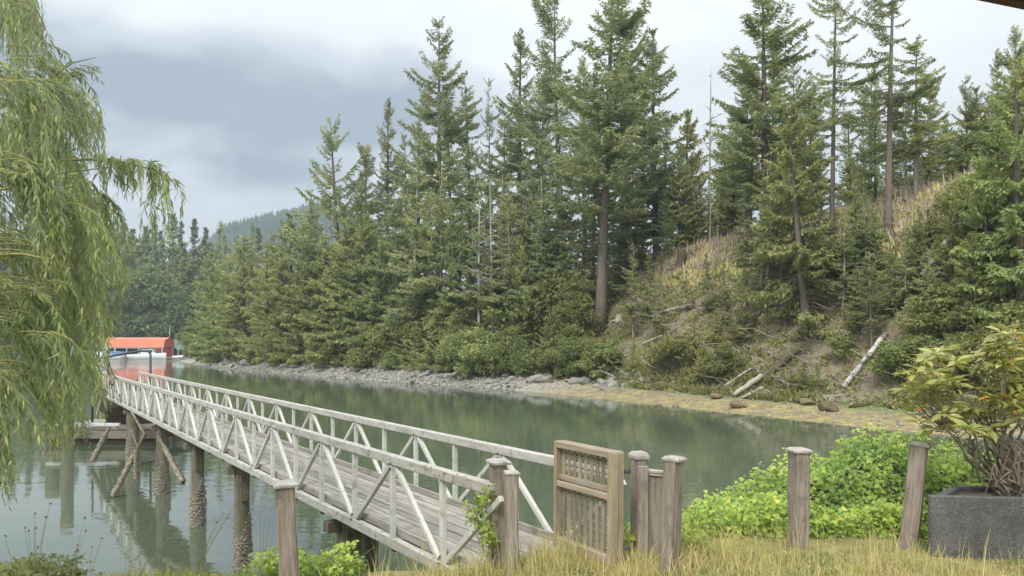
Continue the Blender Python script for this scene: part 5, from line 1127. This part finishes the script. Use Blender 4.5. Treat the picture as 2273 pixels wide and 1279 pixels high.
while len(strands) < 1150 and tries < 5000:
    tries += 1
    ye = rw.uniform(60, 1130); xm = np.interp(ye, WY_, WX_)
    xe = xm - abs(rw.normal(0, 110)) if rw.random() < 0.6 else rw.uniform(-330, xm)
    if ye < 330 and rw.random() < 0.72: continue
    ln = rw.uniform(110, 300); dx = rw.uniform(20, 190); d = rw.uniform(4.5, 6.9)
    for j in range(rw.integers(5, 15)):              # a spray of twigs from one branchlet
        y1 = ye - abs(rw.normal(0, 0.28)) * ln + 15; x1_ = xe + rw.normal(0, 24); y0 = ye - ln + rw.normal(0, 14); x0_ = xe - dx + rw.normal(0, 22)
        if x1_ > np.interp(y1, WY_, WX_) + rw.uniform(-12, 14) or x0_ > np.interp(y0, WY_, WX_) - 8 or y1 - y0 < 50: continue
        if 385 < y1 < 560 and 208 < x1_: continue
        dd_ = d + rw.normal(0, 0.10)
        strands.append(strand(px3(x0_, y0, dd_), px3(x1_, y1, dd_ + rw.normal(0, 0.10)), rw.uniform(0.2, 0.65)))
for k in range(46):                                 # the tip that reaches out to the right
    xs = rw.uniform(215, 388); ys = np.interp(xs, [215, 330, 388], [352, 368, 402]) - rw.uniform(0, 14); mx_ = np.interp(xs, [215, 260, 300, 330, 365, 388], [470, 440, 450, 555, 550, 480])
    ye = ys + (mx_ - ys) * rw.uniform(0.25, 1.0); d = 5.02 + rw.normal(0, 0.12)
    strands.append(strand(px3(xs, ys, d), px3(xs + rw.uniform(-8, 22), ye, d + rw.normal(0, 0.05)), 0.5))
for x0_, y0_, x1_, y1_, k in ((90, 188, 212, 128, 10), (0, -20, 95, 95, 8), (60, 230, 150, 215, 6), (100, 230, 185, 270, 6)):
    for j in range(k):
        f0 = rw.uniform(0, 0.75); d = 5.3 + rw.normal(0, 0.06)
        strands.append(strand(px3(x0_ + (x1_ - x0_) * f0, y0_ + (y1_ - y0_) * f0, d), px3(x0_ + (x1_ - x0_) * min(1, f0 + 0.3) + rw.uniform(-5, 8), y0_ + (y1_ - y0_) * min(1, f0 + 0.3) + rw.uniform(0, 55), d)))
for px_, y0_, y1_ in ((245, 700, 930), (402, 0, 0)):
    if y1_: strands.append(strand(px3(px_ - 5, y0_, 5.0), px3(px_, y1_, 5.0), 0.1))
tw = Acc(); LP, LD, LN, LL, LT = [], [], [], [], []
for st in strands:
    tw.add(*tube_arrays(st, np.linspace(0.0035, 0.0012, len(st)), 4))
    L = np.linalg.norm(np.diff(st, axis=0), axis=1).sum(); n = int(L / 0.0175); s_ = np.linspace(0.06, 1, n)
    p = np.stack([np.interp(s_ * (len(st) - 1), np.arange(len(st)), st[:, i]) for i in range(3)], -1)
    td = unit(np.gradient(p, axis=0)); az = rw.uniform(0, 6.28, n)
    outv = np.stack([np.cos(az), np.sin(az), 0 * az], -1)
    LP.append(p); LD.append(unit(td * rw.uniform(0.3, 1.0, (n, 1)) + outv * rw.uniform(0.3, 1.2, (n, 1)) + np.array([0, 0, -0.45]))); LN.append(unit(outv + rw.normal(0, 0.5, (n, 3)) + np.array([0, 0, 0.6])))
    LL.append(rw.uniform(0.05, 0.10, n) * np.where(s_ > 0.9, 0.7, 1)); LT.append(np.clip(rw.normal(0.28, 0.24, n) + rw.normal(0, 0.36) + s_ * 0.35, 0, 1.1))
link('twigs', tw.mesh('twigs', M['twig']), wil)
LP, LD, LN, LL, LT = map(np.concatenate, (LP, LD, LN, LL, LT))
wv = blade_leaf(LP, LD, LN, LL, LL * 0.088, 0.14, 0.3)
cand = np.where(in_view(LP, WT))[0]; dist = (LP + WT)[cand][:, 1] / LL[cand]
leaf_parts(wv, 5, cand[np.argsort(dist)[:290]], M['willow'], wil, tone=LT)

# ------------------------------------------------------------------ ivy bank
ri = np.random.default_rng(31)
RX = [0.9, 1.5, 1.85, 2.1, 2.5, 2.85, 3.3, 3.6, 4.0, 4.35, 4.87, 5.75, 8.0]; RZ_ = [1.4, 1.70, 1.92, 2.10, 2.28, 2.46, 2.66, 2.80, 3.10, 2.86, 2.72, 2.70, 2.5]
def ivy_z(x, y):
    ridge = np.interp(x, RX, RZ_) + 0.16 * (fbm(x * 1.6, y * 1.6) - 0.47) * 2 * 0.6
    yr = 8.55; front = 7.25
    a_ = near_z(x, y) + 0.03
    g = sstep(front, yr, y); up_ = 2.22 + (ridge - 2.22) * g
    dn = ridge - np.clip(y - yr, 0, 9) ** 1.15 * 1.2
    z = np.where(y < yr, up_, dn)
    return np.maximum(z, np.where(y < 7.6, a_, -9))
ivx = np.arange(0.9, 8.0, 0.12); ivy_ = np.arange(7.15, 10.6, 0.12); IX, IY = np.meshgrid(ivx, ivy_, indexing='ij')
ivm = empty('ivy_mound', (3.6, 8.4, 2.2)); tag(ivm, 'bright green ivy heaped over the bank edge behind the fence posts', 'ivy')
OI = np.array([3.6, 8.4, 2.2])
link('mound', mesh_np('mound', np.stack([IX, IY, ivy_z(IX, IY) - 0.07], -1).reshape(-1, 3) - OI, grid_faces(len(ivx), len(ivy_)), M['forestfloor'], True), ivm)
def ivy_leaves(x, y, zf, rng, lift=0.10, size=(0.022, 0.048)):
    n = len(x); e_ = 0.05
    nx = (zf(x + e_, y) - zf(x - e_, y)) / (2 * e_); ny = (zf(x, y + e_) - zf(x, y - e_)) / (2 * e_)
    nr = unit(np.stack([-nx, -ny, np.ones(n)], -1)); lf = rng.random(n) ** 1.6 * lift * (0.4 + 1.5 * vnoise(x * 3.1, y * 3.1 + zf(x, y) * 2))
    p = np.stack([x, y, zf(x, y)], -1) + nr * lf[:, None]
    n2 = unit(nr + np.array([0, -0.45, 0.25]) + rng.normal(0, 0.42, (n, 3)))
    d = unit(np.cross(n2, rng.normal(0, 1, (n, 3))) + np.array([0, -0.3, -0.55])); sz = rng.uniform(*size, n) * (0.8 + 0.5 * rng.random(n))
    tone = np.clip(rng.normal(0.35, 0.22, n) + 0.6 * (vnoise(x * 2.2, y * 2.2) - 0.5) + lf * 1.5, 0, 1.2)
    return p, d, n2, sz, tone
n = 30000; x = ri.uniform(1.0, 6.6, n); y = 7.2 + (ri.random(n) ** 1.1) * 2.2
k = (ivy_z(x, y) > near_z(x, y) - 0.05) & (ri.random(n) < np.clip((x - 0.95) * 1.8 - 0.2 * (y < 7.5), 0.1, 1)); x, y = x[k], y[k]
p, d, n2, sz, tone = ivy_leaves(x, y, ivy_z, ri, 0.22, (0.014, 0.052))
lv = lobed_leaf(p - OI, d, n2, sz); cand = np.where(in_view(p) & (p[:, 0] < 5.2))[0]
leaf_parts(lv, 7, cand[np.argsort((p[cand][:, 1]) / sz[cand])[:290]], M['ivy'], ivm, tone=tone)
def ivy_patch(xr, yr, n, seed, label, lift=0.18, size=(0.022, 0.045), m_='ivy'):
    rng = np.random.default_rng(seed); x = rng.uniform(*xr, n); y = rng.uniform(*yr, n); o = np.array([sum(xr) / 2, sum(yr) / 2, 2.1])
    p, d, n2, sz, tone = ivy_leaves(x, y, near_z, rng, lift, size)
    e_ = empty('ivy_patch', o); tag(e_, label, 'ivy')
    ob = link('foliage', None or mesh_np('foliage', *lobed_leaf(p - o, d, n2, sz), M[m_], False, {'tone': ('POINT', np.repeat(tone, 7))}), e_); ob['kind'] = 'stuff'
    st = Acc()
    for k in range(20):
        i = rng.integers(n); st.add(*tube_arrays(np.stack([p[i] - o, p[i] - o + np.array([rng.normal(0, .05), rng.normal(0, .05), -0.15]), p[i] - o + np.array([rng.normal(0, .1), rng.normal(0, .1), -0.3])]), [0.003] * 3, 4))
    link('stems', st.mesh('stems', M['stem']), e_)
ivy_patch((-2.15, -1.25), (6.05, 6.75), 2600, 41, 'bright ivy at the foot of the post left of the gangway', 0.22)
ivy_patch((-4.5, -3.6), (5.9, 6.7), 1800, 42, 'dark broad-leaved weeds in the lower left corner', 0.20, (0.03, 0.055), 'bush')
ivy_patch((-3.7, -2.1), (6.25, 6.7), 700, 43, 'low sprawling greenery along the left bank edge', 0.05, (0.02, 0.04))
ivy_patch((2.2, 2.9), (6.1, 6.7), 260, 46, 'low broad-leaved weeds in the lawn left of the lone post', 0.03, (0.015, 0.03), 'bush')
ivy_patch((0.1, 0.7), (6.0, 6.4), 260, 47, 'low broad-leaved weeds in the grass before the gate', 0.03, (0.015, 0.03), 'bush')
ivy_patch((1.0, 1.75), (6.6, 7.5), 1600, 44, 'ivy runners right of the short board panel', 0.15)
# ivy climbing the left gate post
vn = empty('climbing_ivy', (-0.18, 6.36, 2.2)); tag(vn, 'ivy climbing the left gate post beside the rail', 'ivy')
n = 260; tt = ri.random(n); c = np.stack([-0.20 + 0.055 * np.sin(tt * 7) - 0.06 * tt * (1 - tt) * 4 + ri.normal(0, 0.045, n), 6.30 + ri.normal(0, 0.05, n), 2.42 + 0.48 * tt + ri.normal(0, 0.03, n)], -1)
n2 = unit(np.array([-0.2, -0.7, 0.5]) + ri.normal(0, 0.5, (n, 3))); d = unit(np.cross(n2, ri.normal(0, 1, (n, 3))) + np.array([0, 0, -0.5])); sz = ri.uniform(0.02, 0.042, n)
leaf_parts(lobed_leaf(c - np.array(vn.location), d, n2, sz), 7, np.arange(0, n), M['ivy'], vn, tone=np.clip(ri.normal(0.3, 0.25, n), 0, 1))
q = np.linspace(0, 1, 10); link('stem', mesh_np('stem', *tube_arrays(np.stack([-0.02 + 0.055 * np.sin(q * 7) - 0.24 * q * (1 - q), -0.04 + 0 * q, -0.1 + 0.78 * q], -1), [0.006] * 10, 6), M['stem'], True), vn)

# ------------------------------------------------------------------ rhododendron
rr_ = np.random.default_rng(55); RO = np.array([4.50, 6.85, 2.74])
rh = empty('rhododendron', RO); tag(rh, 'leggy rhododendron with yellowing leaves growing in the concrete planter', 'shrub')
tips = []
while len(tips) < 150:
    px_ = rr_.uniform(2000, 2420); py_ = rr_.uniform(725, 1010); lo = np.interp(px_, [2000, 2040, 2120, 2250, 2400, 2560], [880, 940, 1000, 930, 960, 900]); hi = np.interp(px_, [2000, 2030, 2100, 2200, 2280, 2400, 2560], [850, 800, 745, 728, 722, 740, 840])
    if py_ < hi or py_ > lo: continue
    if py_ > 890 and rr_.random() < 0.55: continue
    if vnoise(px_ / 55.0 + 3, py_ / 55.0) < 0.42: continue
    tips.append(np.array(P(px_, py_, rr_.uniform(6.45, 7.5))) - RO)
tips = np.array(tips)
roots = np.array([[-0.12, 0, 0], [0.02, 0.05, 0], [0.10, -0.06, 0], [0.25, 0.04, 0], [0.40, 0.0, 0], [-0.05, -0.08, 0]])
hub = []
for k in range(46):
    t_ = tips[k * 6 % len(tips)]; r0 = roots[rr_.integers(6)]; hub.append((r0, r0 + (t_ - r0) * rr_.uniform(0.45, 0.8) + rr_.normal(0, 0.06, 3) + np.array([0, 0, -0.06])))
wd = Acc()
def crook(a, b, r0, r1, n=7, j=0.035):
    q = np.linspace(0, 1, n)[:, None]; pts = a + (b - a) * q + rr_.normal(0, j, (n, 3)) * np.sin(q * 3.14) + np.sin(q * 3.14) * np.array([0, 0, -0.05]) * np.linalg.norm(b - a)
    wd.add(*tube_arrays(pts, np.linspace(r0, r1, n), 6, 0.1, rr_))
for r0, h_ in hub: crook(r0 + np.array([0, 0, -0.08]), h_, 0.017, 0.007, 9, 0.05)
hp = np.array([h_ for _, h_ in hub])
for t_ in tips:
    i = np.argsort(np.linalg.norm(hp - t_, axis=1) + (hp[:, 2] > t_[2]) * 0.3)[0]; crook(hp[i], t_, 0.006, 0.003, 6, 0.02)
for k in range(60):
    h_ = hp[rr_.integers(len(hp))]; crook(h_, h_ + rr_.normal(0, 0.16, 3) + np.array([0, 0, 0.12]), 0.005, 0.002, 4, 0.02)
link('stems', wd.mesh('stems', M['stem'], True), rh)
LP, LD, LN, LL, OL = [], [], [], [], []
for t_ in tips:
    m_ = rr_.integers(7, 13); a_ = np.linspace(0, 6.28, m_, endpoint=False) + rr_.random(); el = rr_.uniform(-0.45, 0.55, m_)
    ax = unit(np.array([rr_.normal(0, 0.3), rr_.normal(-0.2, 0.3), 1.0]))
    d = np.stack([np.cos(a_) * np.cos(el), np.sin(a_) * np.cos(el), np.sin(el)], -1)
    LP.append(np.repeat(t_[None], m_, 0) + d * 0.012 + rr_.normal(0, 0.01, (m_, 3))); LD.append(d); LN.append(np.repeat(ax[None], m_, 0) + rr_.normal(0, 0.38, (m_, 3))); LL.append(rr_.uniform(0.10, 0.17, m_)); OL.append(rr_.random(m_) < 0.03)
LP, LD, LN, LL, OL = map(np.concatenate, (LP, LD, LN, LL, OL))
def oval_leaf(p, d, nrm, ln):
    d = unit(d); s_ = unit(np.cross(d, nrm)); n_ = np.cross(s_, d); L = ln[:, None]
    uv = [(0, 0, 0), (0.13, 0.3, 0.03), (0.15, 0.62, 0.0), (0, 1.0, -0.20), (-0.16, 0.62, -0.03), (-0.13, 0.3, 0.03), (0, 0.45, -0.035)]
    v = np.stack([p + s_ * L * a + d * L * b_ + n_ * L * c for a, b_, c in uv], 1); f = np.array([[0, 1, 6], [1, 2, 6], [2, 3, 6], [3, 4, 6], [4, 5, 6], [5, 0, 6]]); n = len(p)
    return v.reshape(-1, 3), (f[None] + (np.arange(n) * 7)[:, None, None]).reshape(-1, 3)
for sel, m_, cap_ in ((~OL, 'rhodo', 260), (OL, 'rhodo_old', 60)):
    v_ = oval_leaf(LP[sel], LD[sel], LN[sel], LL[sel]); cand = np.where(in_view(LP[sel], RO))[0]
    leaf_parts(v_, 7, cand[np.argsort((LP[sel] + RO)[cand][:, 1] / LL[sel][cand])[:cap_]], M[m_], rh, rest='foliage')

# ------------------------------------------------------------------ grass and weeds on the near bank
rg = np.random.default_rng(66)
def grass(n, xr, yr, hr_, m_, name, label, mask=None, wd=0.0035, lean=0.35, per=1):
    x = rg.uniform(*xr, n); y = rg.uniform(*yr, n); e_ = edge_y(x)
    k = (y < e_ + 0.5) & ~((x > 3.62) & (y > 6.62 - 0.131 * (x - 3.62)) & (x - 3.62 > (y - 6.62) * 0.9))
    if mask is not None: k &= mask(x, y)
    k &= ~((x > -1.7) & (x < -0.3) & (y > 5.9 + 0.25 * (x + 1.7)) & (rg.random(len(x)) < 0.85))
    x, y = x[k], y[k]; n = len(x)
    p = np.stack([x, y, near_z(x, y) - 0.01], -1); h = rg.uniform(*hr_, n) * (0.3 + 1.4 * vnoise(x * 2.5, y * 2.5) * (0.5 + vnoise(x * 0.9 + 7, y * 0.9)))
    d0 = np.stack([rg.normal(0, lean, n), rg.normal(0, lean, n), np.ones(n)], -1); d0 = unit(d0)
    side = unit(np.stack([rg.normal(0, 1, n), rg.normal(0, 0.6, n), 0 * h], -1)); W = (wd * rg.uniform(0.6, 1.5, n))[:, None]; H_ = h[:, None]
    b2 = p + d0 * H_ * 0.55; tip = p + d0 * H_ * 0.95 + np.stack([d0[:, 0], d0[:, 1], -0.15 + 0 * h], -1) * H_ * rg.uniform(0, 0.7, (n, 1))
    v = np.stack([p - side * W, p + side * W, b2 + side * W * 0.8, tip, b2 - side * W * 0.8], 1).reshape(-1, 3)
    f = (np.array([[0, 1, 2], [0, 2, 4], [4, 2, 3]])[None] + (np.arange(n) * 5)[:, None, None]).reshape(-1, 3)
    tone = np.repeat(np.clip(rg.normal(0.45, 0.25, n), 0, 1.2), 5)
    return tag(link(name, mesh_np(name, v, f, M[m_], False, {'tone': ('POINT', tone)})), label, 'grass', kind='stuff')
green = lambda x, y: fbm(x * 0.9 + 3, y * 1.3) + 0.10 * (x < 0.3) > 0.47
grass(62000, (-5.5, 6.8), (4.6, 7.9), (0.025, 0.09), 'grass', 'dry_grass', 'dry yellow grass covering the near lawn', lambda x, y: ~green(x, y) | (rg.random(len(x)) < 0.35))
grass(30000, (-5.5, 6.8), (4.6, 7.9), (0.025, 0.09), 'greengrass', 'green_grass', 'yellow-green grass patches on the near lawn', lambda x, y: green(x, y) | (rg.random(len(x)) < 0.2))
grass(2600, (-4.6, 5.6), (5.7, 7.4), (0.16, 0.40), 'grass', 'grass_stalks', 'tall thin straw-coloured grass stalks along the fence', lambda x, y: (fbm(x * 1.5, y * 1.5) > 0.45) & ((x > -1.2) | (rg.random(len(x)) < 0.25)), 0.0022, 0.16)
grass(1500, (-0.9, 1.9), (6.0, 7.0), (0.10, 0.26), 'grass', 'grass_clump', 'straw grass clumps round the gate posts', None, 0.003, 0.3)
grass(3800, (-4.4, -1.75), (5.9, 6.5), (0.08, 0.22), 'greengrass', 'bank_grass', 'yellow-green grass fringing the left bank edge', None, 0.003, 0.4)
# seed heads of tall grass
def weed(px0, py0, heads, d, label, m_='weed', hs=0.012, r=0.0022):
    b_ = np.array(P(px0, py0, d)); b_[2] = min(b_[2], float(near_z(b_[0], b_[1])) + 0.02); e_ = empty('dry_weed', b_); tag(e_, label, 'weed', 'dry seed-headed weeds on the bank edge')
    st = Acc(); hd = Acc()
    for hx_, hy_ in heads:
        t_ = np.array(P(hx_, hy_, d + rg.normal(0, 0.06))) - b_; q = np.linspace(0, 1, 6)[:, None]
        pts = t_ * q + np.sin(q * 3.14) * np.array([-0.03, 0, 0.02]) * np.linalg.norm(t_); st.add(*tube_arrays(pts, np.linspace(r, r * 0.55, 6), 4))
        n = 16; dr = unit(rg.normal(0, 1, (n, 3)) + unit(t_) * 0.5); hd.add(*kites(np.repeat(t_[None], n, 0) - dr * hs * 0.3, dr, np.full(n, hs * 1.6), np.full(n, hs * 0.35), rg))
    link('stalks', st.mesh('stalks', M[m_]), e_); link('seed_heads', hd.mesh('seed_heads', M[m_]), e_)['kind'] = 'stuff'
weed(85, 1245, ((112, 1118), (78, 1140), (102, 1148), (56, 1172), (80, 1172), (64, 1178)), 6.1, 'dark seed-headed weed stalks leaning right in lower left corner')
weed(50, 1262, ((12, 1190), (84, 1215), (92, 1242), (70, 1228)), 6.0, 'short dark weed stalks at the far lower left')
weed(160, 1250, ((188, 1150), (190, 1178), (172, 1210)), 6.2, 'thin weed with star-shaped heads left of the gangway reflection')
weed(200, 1270, ((205, 1214), (226, 1195), (172, 1222)), 6.2, 'low thin weed over the left gangway reflection')
weed(270, 1262, ((310, 1158), (352, 1142), (330, 1208)), 6.2, 'pale yellow arching grass stalk below the fourth pile', 'grass', 0.010)
weed(300, 1268, ((378, 1172), (355, 1200), (372, 1195)), 6.3, 'reddish-tipped grass stalk left of the third pile', 'grass', 0.010)
weed(430, 1262, ((522, 1120), (505, 1150), (480, 1160), (470, 1195), (495, 1140)), 6.3, 'arching straw grass leaning across the second pile', 'grass', 0.011)
weed(590, 1279, ((580, 1107), (590, 1125), (600, 1150), (620, 1130)), 6.0, 'thin grass stalks just left of the near post', 'grass', 0.008)
weed(755, 1250, ((745, 1200), (790, 1205), (830, 1215)), 6.4, 'small dry weeds below the near gangway edge', 'grass', 0.010)

# ------------------------------------------------------------------ eave of the house overhead
ed = Vector((0.1245, 0.0445, 0)).normalized(); eo = P(2165, 0, 2.4) + Vector((0, 0, 0.022))
ev = empty('roof_eave', eo, (0, 0, math.atan2(ed.y, ed.x))); tag(ev, 'dark brown roof eave cutting the top right corner', 'roof eave')
link('fascia_board', box_mesh((6.0, 0.04, 0.18), M['eave'], 0.004), ev, (1.2, 0.02, 0.09)); link('soffit_board', box_mesh((6.0, 0.9, 0.03), M['eave'], 0.003), ev, (1.2, -0.46, 0.10))
link('support_post', box_mesh((0.14, 0.14, eo.z - 2.2), M['eave'], 0.006), ev, (3.6, -0.3, -(eo.z - 2.2) / 2 + 0.08))

# ------------------------------------------------------------------ air
bm = bmesh.new(); bmesh.ops.create_cube(bm, size=1); bmesh.ops.scale(bm, vec=(2600, 2400, 300), verts=bm.verts); bmesh.ops.translate(bm, vec=(0, 900, 147), verts=bm.verts)
hm = bpy.data.meshes.new('haze'); bm.to_mesh(hm); bm.free()
mh, nth, oh = new_mat('haze_air'); pv_ = nd(nth, 'ShaderNodeVolumePrincipled'); pv_.inputs['Color'].default_value = (0.66, 0.79, 0.92, 1); pv_.inputs['Density'].default_value = 0.00042; pv_.inputs['Anisotropy'].default_value = 0.0
nth.links.new(pv_.outputs[0], oh.inputs['Volume']); hm.materials.append(mh)
tag(link('haze', hm), 'thin pale haze filling the air', 'haze', kind='stuff')
